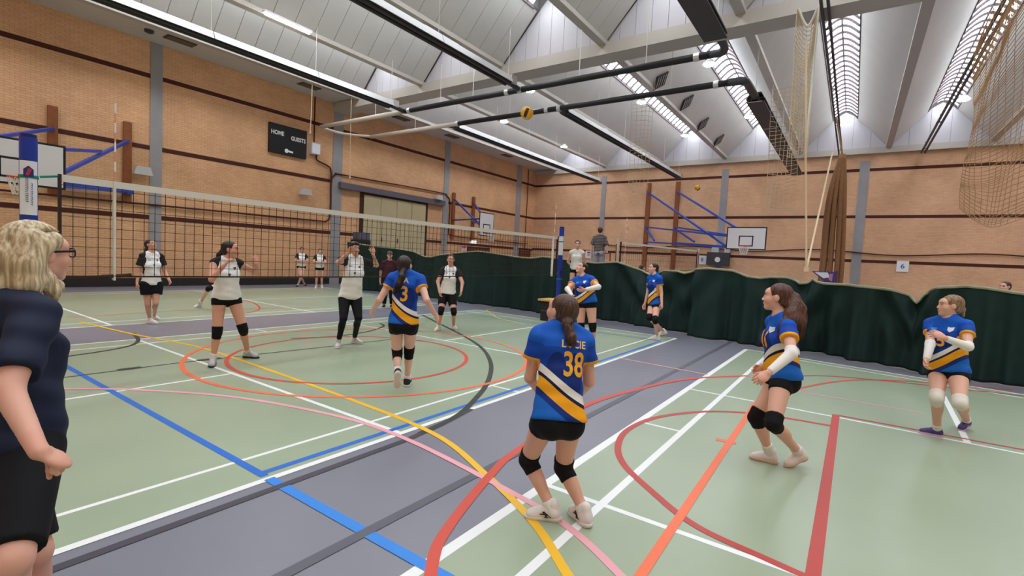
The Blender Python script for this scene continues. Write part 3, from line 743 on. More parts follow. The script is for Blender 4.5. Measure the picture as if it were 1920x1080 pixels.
MB().tube(catmull([(15.1, 3.35, 7.0), (15.13, 3.0, 7.0), (15.4, 2.9, 7.02), (16.9, 2.9, 7.05)], 5), 0.11, 10).build('elbow', M_DGREY, f2, smooth=True)
for y in (3.6, 8.8, 9.3, 13.5): MB().tube([(15.1, y, 7.0), (15.1, y + 0.14, 7.0)], 0.105, 10).build('clamp', M_ALU, f2)
for y in (8.95, 14.1): MB().tube([(15.1, y, 7.0), (15.7, y, 7.05)], 0.08, 10).build('branch', M_DGREY, f2)
MB().tube(catmull([(13.0, 19.6, 6.98), (14.0, 19.5, 6.95), (15.05, 18.9, 7.0)], 4), 0.06, 8).build('link_pipe', MATS['pipe_cream'], f2, smooth=True)
for fl, x, ys in ((f1, 12.95, (5, 7, 11, 12.5, 16)), (f2, 15.1, (5, 7, 11, 16))):
    for y in ys: MB().tube([(x, y, 7.05), (x, y, 8.4)], 0.012, 5).build('hanger', M_WHITE, fl)

# ---- ceiling lamps
M_LAMP = mat('lamp_lit', rgb(255, 255, 255), 0.4, emit=(1, 0.97, 0.95), estr=25.0)
def lamp(x, y, z, label, tube=False):
    l = empty('ceiling_lamp', (x, y, z), label=label, cat='lamp', group='ceiling lamps')
    if tube:
        MB().box((x - 0.75, y - 0.09, z), (x + 0.75, y + 0.09, z + 0.06)).build('housing', M_WHITE, l)
        MB().tube([(x - 0.7, y, z - 0.03), (x + 0.7, y, z - 0.03)], 0.035, 8).build('lit_tube', M_LAMP, l)
    else:
        MB().tube([(x, y, z + 0.14), (x, y, z + 0.02), (x, y, z)], [0.10, 0.2, 0.22], 14).build('housing', M_WHITE, l)
        MB().tube([(x, y, z - 0.001), (x, y, z - 0.03)], 0.18, 14).build('lit_disc', M_LAMP, l)
for (px, py, y, t, lb) in ((540, 48, 15.0, True, 'short lit tube lamp on the valley beam at the upper left'), (826, 75, 9.55, True, 'lit tube lamp beside the heater above the net'),
        (945, 229, 15.0, False, 'lit lamp on the far valley beam left of the flying ball pipe'), (1057, 276, 15.0, False, 'lit lamp on the far valley beam nearest the room corner'),
        (1133, 247, 9.5, False, 'lit lamp beside the distant heater above the corner'), (1203, 193, 7.0, False, 'lit lamp below the second skylight strip'),
        (1285, 255, 7.2, False, 'lit lamp at the lower end of the second skylight strip'), (1330, 122, 5.0, False, 'bright lamp at the pipe elbow under the third skylight strip'),
        (1405, 220, 4.6, False, 'lit lamp at the lower end of the third skylight strip'), (1585, 234, 0.9, False, 'lit lamp under the fourth skylight strip beside the dark rail'),
        (1806, 188, -3.3, False, 'lit lamp at the lower end of the rightmost skylight strip'), (993, 171, 9.5, False, 'small lit lamp just above the flying ball on the black pipe')):
    P = pix((px, py), 2, 8.35 if not t else 8.30)
    lamp(P[0], P[1], 8.38, lb, t)
# ---- square speakers / grilles on the sloping panel
for i, (px, py) in enumerate(((1238, 151), (1287, 192), (1317, 233), (1347, 263))):
    P = pix((px, py), 1, 7 - 0.55); x, z = P[0], P[2]
    # sit on the slope that falls from the skylight to the valley at y = 7
    zz = lambda y: ZC + (7 - 0.1 - y) / (RO - 0.1) * (RZ - ZC)
    t = None
    d = ray((px, py)); 
    for s in np.arange(5, 45, 0.02):
        q = CAMP + d * s
        if q[1] < 6.9 and q[1] > 5.55 and q[2] >= zz(q[1]) - 0.06: t = q; break
    if t is None: t = np.array([x, 6.3, zz(6.3)])
    g = empty('ceiling_speaker', tuple(t), label='%s dark square speaker grille on the sloping ceiling panel' % ('largest', 'second largest', 'third largest', 'smallest')[i], cat='speaker', group='square speakers on the ceiling slope')
    u = np.array([0, -(RO - 0.1), RZ - ZC]); u /= np.linalg.norm(u); nn = np.array([0, -u[2], u[1]]); nn = nn if nn[2] < 0 else -nn
    e1 = np.array([0.707, 0, 0]) + u * 0.707; e2 = np.array([0.707, 0, 0]) - u * 0.707
    r = 0.42
    MB().prism([t + (e1 * a + e2 * b) * r * 0.7 for a, b in ((-1, -1), (1, -1), (1, 1), (-1, 1))], nn * 0.05).build('case', M_BLACK, g)
    for k in range(4):
        o = (k - 1.5) * 0.13
        MB().bar(t + e1 * o - e2 * 0.24 + nn * 0.055, t + e1 * o + e2 * 0.24 + nn * 0.055, 0.03, 0.01, up=nn).build('slat', M_LGREY, g)
# ---- rails for the dividing nets, and the hanging nets
def rail(y, z, x0, x1, label):
    r = empty('curtain_rail', (x0, y, z), label=label, cat='rail', group='dark rails under the ceiling')
    for dy in (-0.07, 0.07): MB().bar((x0, y + dy, z), (x1, y + dy, z), 0.06, 0.09).build('track', M_DGREY, r)
    for x in np.arange(x0 + 0.5, x1, 5.0):
        MB().bar((x, y - 0.11, z + 0.05), (x, y + 0.11, z + 0.05), 0.05, 0.03).build('bracket', M_DGREY, r)
        MB().tube([(x, y, z + 0.05), (x, y, 8.5 if x > GX0 else 8.5)], 0.01, 5).build('hanger', M_DGREY, r)
rail(1.05, 8.1, 5, 32.2, 'dark twin rail running to the end wall past the white rope')
rail(-2.4, 8.1, 6, 32.2, 'dark rail at the upper right running to the end wall')
M_NETC = mat('netting_cream', rgb(206, 186, 150), 0.8)
M_NETB = mat('netting_brown', rgb(160, 128, 92), 0.8)
def hanging_net(path, ztop, zbot, cell, label, m, thick=0.012, amp=0.12, name='hanging_net', shrink=0.0, cords=0.0):
    """net hanging from a path of plan points, gathered in waves"""
    P = np.array(catmull(path, 10)); 
    L = np.concatenate([[0], np.cumsum(np.linalg.norm(np.diff(P, axis=0), axis=1))]); n = max(4, int(L[-1] / cell))
    s = np.linspace(0, L[-1], n + 1); X = np.interp(s, L, P[:, 0]); Y = np.interp(s, L, P[:, 1])
    zt = np.array([ztop(k / n) if callable(ztop) else ztop for k in range(n + 1)]); zb = np.array([zbot(k / n) if callable(zbot) else zbot for k in range(n + 1)])
    rows = int((zt.max() - zb.min()) / cell)
    G = np.zeros((rows + 1, n + 1, 3)); cx, cy = X.mean(), Y.mean()
    for r in range(rows + 1):
        f = r / rows; k = 1 - shrink * math.sin(math.pi * min(1, f * 1.1))
        G[r, :, 0] = cx + (X - cx) * k + amp * 0.4 * np.sin(s * 9 + r * 0.12); G[r, :, 1] = cy + (Y - cy) * k + amp * 0.3 * np.cos(s * 7 + r * 0.1)
        G[r, :, 2] = zt + (zb - zt) * f + 0.05 * np.sin(s * 3 + r * 0.5)
    b = MB()
    for r in range(rows + 1):
        for c in range(n + 1):
            if c < n: b.bar(G[r, c], G[r, c + 1], thick)
            if r < rows: b.bar(G[r, c], G[r + 1, c], thick)
    o = b.build('mesh', m); 
    e = empty(name, (cx, cy, 0), label=label, cat='net', group='dividing nets hanging from the rails')
    child(o, e); tag(o, kind='stuff')
    if cords:
        for c in (0, n): MB().tube([G[0, c], (G[0, c][0], G[0, c][1], cords)], 0.008, 5).build('hanging_cord', m, e)
    return e
xn = 14.0
def at_x(p, x): return pix(p, 0, x)
a, b = at_x((1490, 100), xn), at_x((1528, 100), xn)
h1 = hanging_net([(xn, a[1]), (xn + 0.3, (a[1] + b[1]) / 2), (xn, b[1])], lambda t: 8.15 - 0.35 * math.sin(math.pi * t), 4.6, 0.10, 'pale gathered sports net hanging beside the white rope', M_NETC, 0.014, 0.1)
MB().tube(catmull([(xn, a[1], 8.15), (xn + 0.15, (a[1] + b[1]) / 2, 7.75), (xn, b[1], 8.15)], 6), 0.03, 6).build('top_cord', M_NETW, h1)
MB().tube([(xn, b[1], 8.15), (xn, b[1] + 0.02, 4.6)], 0.025, 6).build('edge_cord', M_NETW, h1)
hanging_net([(18.0, at_x((1440, 300), 18)[1]), (18.2, at_x((1465, 300), 18)[1]), (18.0, at_x((1495, 300), 18)[1])], 7.6, 3.6, 0.14, 'brownish net hanging against the end wall left of the rope', M_NETC, 0.014, 0.15)
hanging_net([(17.0, at_x((1180, 300), 17)[1]), (17.2, at_x((1215, 300), 17)[1])], 7.4, 4.4, 0.14, 'thin see-through net hanging above the checked shirt man', M_NETC, 0.010, 0.15, cords=8.5)
hanging_net([(11.5, at_x((1822, 200), 11.5)[1]), (11.7, at_x((1860, 200), 11.5)[1]), (11.5, at_x((1900, 200), 11.5)[1]), (11.3, at_x((1990, 200), 11.5)[1])], lambda t: 5.6 + 2.5 * min(1, t * 1.6), lambda t: 3.0 - 0.4 * math.sin(math.pi * t), 0.075, 'large net hanging down at the upper right edge', M_NETB, 0.008, 0.12)
bun = empty('net_bundle', (24.0, 0.8, 0), label='brown gathered net bundle hanging like a column on the end wall', cat='net')
p0 = at_x((1580, 292), 24); p1 = at_x((1568, 380), 24); p2 = at_x((1558, 520), 24)
bb = MB()
for k in range(9):
    ph = k * 0.7
    bb.tube(catmull([p0 + (0, 0.03 * math.cos(ph), 0.05), p1 + (0.12 * math.sin(ph), 0.28 * math.cos(ph), 0), p2 + (0.15 * math.sin(ph), 0.36 * math.cos(ph), 0), (p2[0] + 0.15 * math.sin(ph), p2[1] + 0.15 + 0.38 * math.cos(ph), 0.02)], 5), 0.09, 6)
MB().tube([p0 + (0, 0, 0.0), (p0[0], 1.05, 8.06)], 0.03, 6).build('hanging_cord', M_NETB, bun)
child(bb.build('strand_folds', mat('netting_bundle', rgb(140, 100, 66), 0.9, noise=0.15, nscale=20), None, smooth=True), bun)
# ---- lifting ropes of the curtain
rp = empty('lifting_rope', (12.2, 0.75, 0), label='pale lifting rope in a narrow V rising from the curtain top', cat='rope')
ra = pix((1512, 505), 0, 12.2); rb1 = pix((1512, 75), 0, 12.2); rb2 = pix((1561, 285), 0, 17.5)
MB().tube([ra, ra * 0.5 + rb1 * 0.5 + np.array((0, 0.015, 0)), rb1], 0.022, 6).build('strand', mat('rope_cream', rgb(220, 196, 160), 0.7), rp)
MB().tube([ra, rb2], 0.022, 6).build('strand', MATS['rope_cream'], rp)
MB().tube([ra + (0, 0, -0.05), ra + (0, 0, 0.05)], 0.05, 8).build('knot', MATS['rope_cream'], rp)
for i, (a, b, lb) in enumerate((((658, 215), (656, 330), 'thin pale cord hanging by the second pilaster'), ((584, 205), (582, 245), 'short pale cord hanging beside the scoreboard'))):
    r = empty('pull_cord', tuple(pix(a, 1, 19.0)), label=lb, cat='cord', group='thin hanging cords')
    MB().tube([pix(a, 1, 19.0) * (1, 1, 0) + (0, 0, 8.6), pix(a, 1, 19.0), pix(b, 1, 19.0)], 0.015, 6).build('strand', MATS['rope_cream'], r)
    MB().tube([pix(b, 1, 19.0), pix(b, 1, 19.0) - (0, 0, 0.12)], 0.035, 8).build('toggle', MATS['rope_cream'], r)

# ---- green dividing curtain
TOP = [(640, 452), (700, 462), (740, 466), (765, 470), (780, 474), (795, 481), (808, 482), (830, 477), (865, 473), (895, 471), (930, 476), (960, 481), (990, 484), (1015, 481), (1040, 484), (1070, 488), (1110, 493), (1150, 491), (1170, 496), (1200, 510), (1213, 515), (1235, 507), (1262, 508), (1275, 512), (1295, 504), (1325, 503), (1365, 507), (1395, 518), (1415, 521), (1440, 519), (1465, 520), (1480, 525), (1494, 531), (1504, 530), (1510, 522), (1520, 528), (1535, 531), (1570, 533), (1620, 538), (1665, 543), (1690, 553), (1703, 564), (1709, 567), (1716, 553), (1732, 543), (1755, 538), (1800, 536), (1840, 540), (1880, 547), (1925, 553), (2000, 566)]
BASE = [(640, 541), (700, 546), (770, 552), (869, 567), (942, 577), (1020, 588), (1080, 595), (1140, 601), (1210, 612), (1290, 628), (1400, 645), (1560, 669), (1720, 695), (1900, 726), (2000, 743)]
M_CURT = mat('curtain_green', rgb(24, 45, 41), 0.75, spec=0.2, noise=0.12, nscale=3.0, sheen=0.0)
bxy = np.array([pix(p, 2, 0)[:2] for p in BASE]); bpx = np.array([p[0] for p in BASE])
tpx = np.array([p[0] for p in TOP]); tpy = np.array([p[1] for p in TOP])
NC, NR = 900, 26
U = np.linspace(640, 2000, NC)
bx_, by_ = np.interp(U, bpx, bxy[:, 0]), np.interp(U, bpx, bxy[:, 1])
k = np.ones(41) / 41
def sm(a): return np.convolve(np.pad(a, 20, 'edge'), k, 'valid')
bx_, by_ = sm(bx_), sm(by_)
zt_ = np.zeros(NC)
for i in range(NC):
    d = ray((U[i], np.interp(U[i], tpx, tpy))); s = math.hypot(bx_[i], by_[i]) / math.hypot(d[0], d[1]); zt_[i] = CAM_H + d[2] * s
arc = np.concatenate([[0], np.cumsum(np.hypot(np.diff(bx_), np.diff(by_)))])
tx, ty = np.gradient(bx_), np.gradient(by_); ln = np.hypot(tx, ty); nx_, ny_ = -ty / ln, tx / ln
rng = np.random.RandomState(3)
fold = sum(a * np.sin(arc * f + p + 0.8 * np.sin(arc * f * 0.37 + p)) for a, f, p in ((0.07, 6.0, 0.3), (0.05, 11.0, 1.7), (0.03, 19.0, 0.9), (0.09, 2.1, 2.0)))
amp_ = 1.0 + 0.7 / (1 + np.exp(-(U - 1250) / 60.0)); fold = fold * amp_
fold2 = sum(a * np.sin(arc * f + p) for a, f, p in ((0.10, 4.3, 1.3), (0.05, 8.5, 0.2), (0.04, 15.0, 2.2)))
V = []; Fc = []
dip = np.array([1213, 1275, 1494, 1709]); dz = np.array([1.0, 0.5, 1.1, 1.0])
for r in range(NR + 1):
    f = r / NR
    z = zt_ * (1 - f) + 0.012 * f
    o = fold * (0.25 + 0.75 * f) + fold2 * f * (1 - 0.3 * f) * 0.8
    for j, dpx in enumerate(dip):          # swags falling from the tied-up points
        w = np.exp(-((U - dpx) / 60.0) ** 2)
        o = o + w * 0.10 * dz[j] * np.sin(10 * f + np.abs(U - dpx) * 0.10) * (1 - f) * 1.5
    o = o - 0.06 * f ** 3
    V += list(zip(bx_ + nx_ * o, by_ + ny_ * o, z))
for r in range(NR):
    for c in range(NC - 1):
        i = r * NC + c; Fc.append((i, i + NC, i + NC + 1, i + 1))
cur = empty('dividing_curtain', (12.5, 4, 0), label='dark green dividing curtain hanging in folds across the hall', cat='curtain')
co = np_mesh('cloth', V, Fc, M_CURT, smooth=True); md = co.modifiers.new('thick', 'SOLIDIFY'); md.thickness = 0.012; child(co, cur)
hem = MB().tube([V[i] for i in range(0, NC, 2)], 0.028, 6); child(hem.build('top_hem', mat('hem_khaki', rgb(150, 148, 122), 0.8)), cur)
# wheeled loudspeaker by the end of the curtain
ls = empty('loudspeaker', (15.2, 19.3, 0), label='black loudspeaker cabinet standing by the left end of the curtain', cat='speaker')
MB().box((14.75, 19.1, 0.0), (15.45, 19.7, 2.2)).build('cabinet', M_BLACK, ls); MB().box((14.8, 19.09, 2.2), (15.4, 19.6, 2.55)).build('top_horn', mat('speaker_blue_grey', rgb(84, 90, 104), 0.5), ls)
MB().box((14.85, 19.08, 0.3), (15.35, 19.098, 1.9)).build('front_grille', M_DGREY, ls)

# ---- volleyballs in flight
M_BY = mat('ball_yellow', rgb(240, 176, 40), 0.5); M_BN = mat('ball_navy', rgb(44, 36, 66), 0.5)
def volleyball(c, label, rot):
    b = empty('volleyball', tuple(c), label=label, cat='ball', group='volleyballs in flight')
    R3 = Matrix.Rotation(rot[0], 3, 'X') @ Matrix.Rotation(rot[1], 3, 'Z')
    # 18 curved panels: three strips on each of the six cube sides
    r = 0.105
    for ax in range(3):
        for sg in (-1, 1):
            for st in range(3):
                u0, u1 = -1 + st * 2 / 3 + 0.02, -1 + (st + 1) * 2 / 3 - 0.02
                V = []; n = 7
                for i in range(n):
                    for j in range(n):
                        u = u0 + (u1 - u0) * i / (n - 1); v = -0.985 + 1.97 * j / (n - 1)
                        p = [0, 0, 0]; p[ax] = sg; p[(ax + 1) % 3] = math.tan(u * math.pi / 4); p[(ax + 2) % 3] = math.tan(v * math.pi / 4)
                        w = Vector(p).normalized() * r; V.append(R3 @ w)
                Fc = [(i * n + j, (i + 1) * n + j, (i + 1) * n + j + 1, i * n + j + 1) for i in range(n - 1) for j in range(n - 1)]
                o = MB().add(V, Fc).build('panel', M_BN if (st == 1 and ax != 1) else M_BY, None, smooth=True); o.parent = b
    me = bpy.data.meshes.new('core'); bm = bmesh.new(); bmesh.ops.create_icosphere(bm, subdivisions=2, radius=0.1025); bm.to_mesh(me); bm.free()
    link_mesh('core', me, mat('ball_seam', rgb(60, 44, 30), 0.8), b)
D1 = 7.6; volleyball(CAMP + ray((988, 212)) * 8.6, 'yellow and navy volleyball flying above the net in front of the pipe', (0.4, 0.5))
volleyball(CAMP + ray((1308, 352)) * 20.0, 'tiny yellow volleyball flying in front of the end wall', (0.9, 1.2))
# ================================================================== PEOPLE: implicit-surface body builder
def unit(v):
    v = np.array(v, float); return v / (np.linalg.norm(v) + 1e-12)
def cone(a, b, ra, rb, clip=()): return ('c', np.array(a, float), np.array(b, float), ra, rb, clip)
def ell(c, R, rad, clip=()): return ('e', np.array(c, float), np.array(R, float), np.array(rad, float), None, clip)
def prim_box(p, m):
    if p[0] == 'c':
        r = max(p[3], p[4]) + m
        return np.minimum(p[1], p[2]) - r, np.maximum(p[1], p[2]) + r
    ext = np.sqrt(((p[2].T * p[3]) ** 2).sum(1)) + m      # rows of R are local axes
    return p[1] - ext, p[1] + ext
def prim_eval(p, X, Y, Z, off):
    if p[0] == 'c':
        a, b = p[1], p[2]; d = b - a; L2 = d @ d + 1e-12
        x, y, z = X - a[0], Y - a[1], Z - a[2]
        t = np.clip((x * d[0] + y * d[1] + z * d[2]) / L2, 0, 1)
        q = np.sqrt((x - t * d[0]) ** 2 + (y - t * d[1]) ** 2 + (z - t * d[2]) ** 2) - (p[3] + (p[4] - p[3]) * t) - off
    else:
        c, R, r = p[1], p[2], p[3] + off
        x, y, z = X - c[0], Y - c[1], Z - c[2]
        l = [R[i, 0] * x + R[i, 1] * y + R[i, 2] * z for i in range(3)]
        k0 = np.sqrt(sum((l[i] / r[i]) ** 2 for i in range(3))); k1 = np.sqrt(sum((l[i] / r[i] ** 2) ** 2 for i in range(3))) + 1e-9
        q = k0 * (k0 - 1.0) / k1
    for pt, n in p[5]:
        q = np.maximum(q, (X - pt[0]) * n[0] + (Y - pt[1]) * n[1] + (Z - pt[2]) * n[2])
    return q
class Field:
    def __init__(s, lo, hi, h):
        s.lo = np.array(lo, float); s.h = h
        s.n = np.maximum(4, np.ceil((np.array(hi) - s.lo) / h).astype(int) + 1)
        s.D = np.full(s.n, 0.12, np.float32)
        s.ax = [(s.lo[i] + h * np.arange(s.n[i])).astype(np.float32) for i in range(3)]
    def sl(s, lo, hi):
        i0 = np.clip(np.floor((lo - s.lo) / s.h).astype(int), 0, s.n); i1 = np.clip(np.ceil((hi - s.lo) / s.h).astype(int) + 1, 0, s.n)
        return i0, i1
    def grid(s, i0, i1):
        return np.meshgrid(s.ax[0][i0[0]:i1[0]], s.ax[1][i0[1]:i1[1]], s.ax[2][i0[2]:i1[2]], indexing='ij', sparse=True)
    def add(s, p, k=0.02, off=0.0, sub=False):
        lo, hi = prim_box(p, 0.07 + off); i0, i1 = s.sl(lo, hi)
        if np.any(i1 <= i0): return
        X, Y, Z = s.grid(i0, i1); q = prim_eval(p, X, Y, Z, off).astype(np.float32)
        S = (slice(i0[0], i1[0]), slice(i0[1], i1[1]), slice(i0[2], i1[2])); D = s.D[S]
        if sub:
            a, b = -q, D
            hh = np.clip(0.5 + 0.5 * (a - b) / k, 0, 1); s.D[S] = b + (a - b) * hh + k * hh * (1 - hh)
        else:
            hh = np.clip(0.5 + 0.5 * (D - q) / k, 0, 1); s.D[S] = D + (q - D) * hh - k * hh * (1 - hh)
    def clip(s, pt, n):
        X, Y, Z = s.grid(np.zeros(3, int), s.n)
        s.D = np.maximum(s.D, ((X - pt[0]) * n[0] + (Y - pt[1]) * n[1] + (Z - pt[2]) * n[2]).astype(np.float32))
    def bump(s, fn):
        X, Y, Z = s.grid(np.zeros(3, int), s.n); s.D = s.D + fn(X, Y, Z).astype(np.float32)
    def mesh(s):
        D = s.D.copy()
        for a in range(3):
            ix = [slice(None)] * 3
            for e in (0, -1): ix[a] = e; D[tuple(ix)] = np.maximum(D[tuple(ix)], 0.001)
        ins = D < 0
        C = [(i, j, k) for i in (0, 1) for j in (0, 1) for k in (0, 1)]
        m = np.array(D.shape) - 1
        cnt = sum(ins[c[0]:c[0] + m[0], c[1]:c[1] + m[1], c[2]:c[2] + m[2]].astype(np.int8) for c in C)
        mask = (cnt > 0) & (cnt < 8); cells = np.argwhere(mask)
        if len(cells) == 0: return np.zeros((0, 3)), np.zeros((0, 4), int)
        idx = np.full(mask.shape, -1, np.int64); idx[mask] = np.arange(len(cells))
        P = np.zeros((len(cells), 3)); N = np.zeros(len(cells))
        for a in C:
            for ax in range(3):
                if a[ax]: continue
                b = list(a); b[ax] = 1
                da = D[cells[:, 0] + a[0], cells[:, 1] + a[1], cells[:, 2] + a[2]]; db = D[cells[:, 0] + b[0], cells[:, 1] + b[1], cells[:, 2] + b[2]]
                cr = (da < 0) != (db < 0); t = np.where(cr, da / np.where(cr, da - db, 1), 0)
                p = np.tile(np.array(a, float), (len(cells), 1)); p[:, ax] += t
                P[cr] += p[cr]; N += cr
        P = P / N[:, None] + cells; V = s.lo + P * s.h
        Fs = []
        for ax in range(3):
            u, v = (ax + 1) % 3, (ax + 2) % 3
            sa = [slice(None)] * 3; sb = [slice(None)] * 3; sa[ax] = slice(0, -1); sb[ax] = slice(1, None)
            A = ins[tuple(sa)]; B = ins[tuple(sb)]; E = np.argwhere(A != B)
            E = E[(E[:, u] > 0) & (E[:, v] > 0) & (E[:, u] < D.shape[u] - 1) & (E[:, v] < D.shape[v] - 1)]
            fl = A[E[:, 0], E[:, 1], E[:, 2]]
            q = []
            for du, dv in ((-1, -1), (0, -1), (0, 0), (-1, 0)):
                c = E.copy(); c[:, u] += du; c[:, v] += dv; q.append(idx[c[:, 0], c[:, 1], c[:, 2]])
            Q = np.stack(q, 1); Q[~fl] = Q[~fl][:, ::-1]; Fs.append(Q)
        Fq = np.concatenate(Fs); Fq = Fq[(Fq >= 0).all(1)]
        return V, Fq
def field_for(prims, h, off=0.0, k=0.02, pad=0.03):
    lo = np.min([prim_box(p, pad + off)[0] for p in prims], 0); hi = np.max([prim_box(p, pad + off)[1] for p in prims], 0)
    f = Field(lo, hi, h)
    for p in prims: f.add(p, k, off)
    return f
def sdf_obj(name, V, Fq, m, parent, org, attrs=None, cols=None):
    me = bpy.data.meshes.new(name)
    V = np.asarray(V, np.float32) - np.asarray(org, np.float32)
    nf = len(Fq)
    me.vertices.add(len(V)); me.vertices.foreach_set('co', V.ravel())
    me.loops.add(nf * 4); me.loops.foreach_set('vertex_index', np.asarray(Fq, np.int32).ravel())
    me.polygons.add(nf); me.polygons.foreach_set('loop_start', np.arange(0, nf * 4, 4, dtype=np.int32)); me.polygons.foreach_set('loop_total', np.full(nf, 4, np.int32))
    me.update(calc_edges=True); me.validate()
    me.polygons.foreach_set('use_smooth', np.ones(nf, bool))
    for an, (tp, data) in (attrs or {}).items():
        at = me.attributes.new(an, tp, 'POINT')
        at.data.foreach_set('vector' if tp == 'FLOAT_VECTOR' else ('color' if tp == 'FLOAT_COLOR' else 'value'), np.asarray(data, np.float32).ravel())
    me.materials.append(m); me.update()
    o = bpy.data.objects.new(name, me); COL.objects.link(o)
    if parent is not None: o.parent = parent
    return o

# ------------------------------------------------------------------ materials
def skin_mat():
    m = bpy.data.materials.new('skin'); m.use_nodes = True; nt = m.node_tree; b = nt.nodes['Principled BSDF']
    a = nt.nodes.new('ShaderNodeAttribute'); a.attribute_name = 'col'
    nt.links.new(a.outputs['Color'], b.inputs['Base Color'])
    b.inputs['Roughness'].default_value = 0.5; b.inputs['Specular IOR Level'].default_value = 0.35
    b.inputs['Subsurface Weight'].default_value = 0.0
    return m
M_SKIN = skin_mat()
def hair_mat(name, c1, c2):
    if name in MATS: return MATS[name]
    m = bpy.data.materials.new(name); m.use_nodes = True; nt = m.node_tree; b = nt.nodes['Principled BSDF']
    tc = nt.nodes.new('ShaderNodeAttribute'); tc.attribute_name = 'hc'
    mp = nt.nodes.new('ShaderNodeMapping'); mp.inputs['Scale'].default_value = (90, 90, 7)
    n = nt.nodes.new('ShaderNodeTexNoise'); n.inputs['Scale'].default_value = 1.0; n.inputs['Detail'].default_value = 4
    nt.links.new(tc.outputs['Vector'], mp.inputs[0]); nt.links.new(mp.outputs[0], n.inputs['Vector'])
    r = nt.nodes.new('ShaderNodeValToRGB'); r.color_ramp.elements[0].position = 0.35; r.color_ramp.elements[1].position = 0.68
    r.color_ramp.elements[0].color = (*c1, 1); r.color_ramp.elements[1].color = (*c2, 1)
    nt.links.new(n.outputs['Fac'], r.inputs[0]); nt.links.new(r.outputs[0], b.inputs['Base Color'])
    bp = nt.nodes.new('ShaderNodeBump'); bp.inputs['Strength'].default_value = 0.5; bp.inputs['Distance'].default_value = 0.004
    nt.links.new(n.outputs['Fac'], bp.inputs['Height']); nt.links.new(bp.outputs[0], b.inputs['Normal'])
    b.inputs['Roughness'].default_value = 0.45; b.inputs['Specular IOR Level'].default_value = 0.35
    MATS[name] = m; return m
HAIR = dict(blonde=hair_mat('hair_blonde', rgb(150, 126, 92), rgb(226, 210, 178)), brown=hair_mat('hair_brown', rgb(44, 30, 24), rgb(96, 66, 50)),
            dark=hair_mat('hair_dark', rgb(26, 18, 16), rgb(58, 40, 34)), auburn=hair_mat('hair_auburn', rgb(52, 30, 24), rgb(110, 70, 54)), sandy=hair_mat('hair_sandy', rgb(96, 72, 52), rgb(170, 140, 108)))
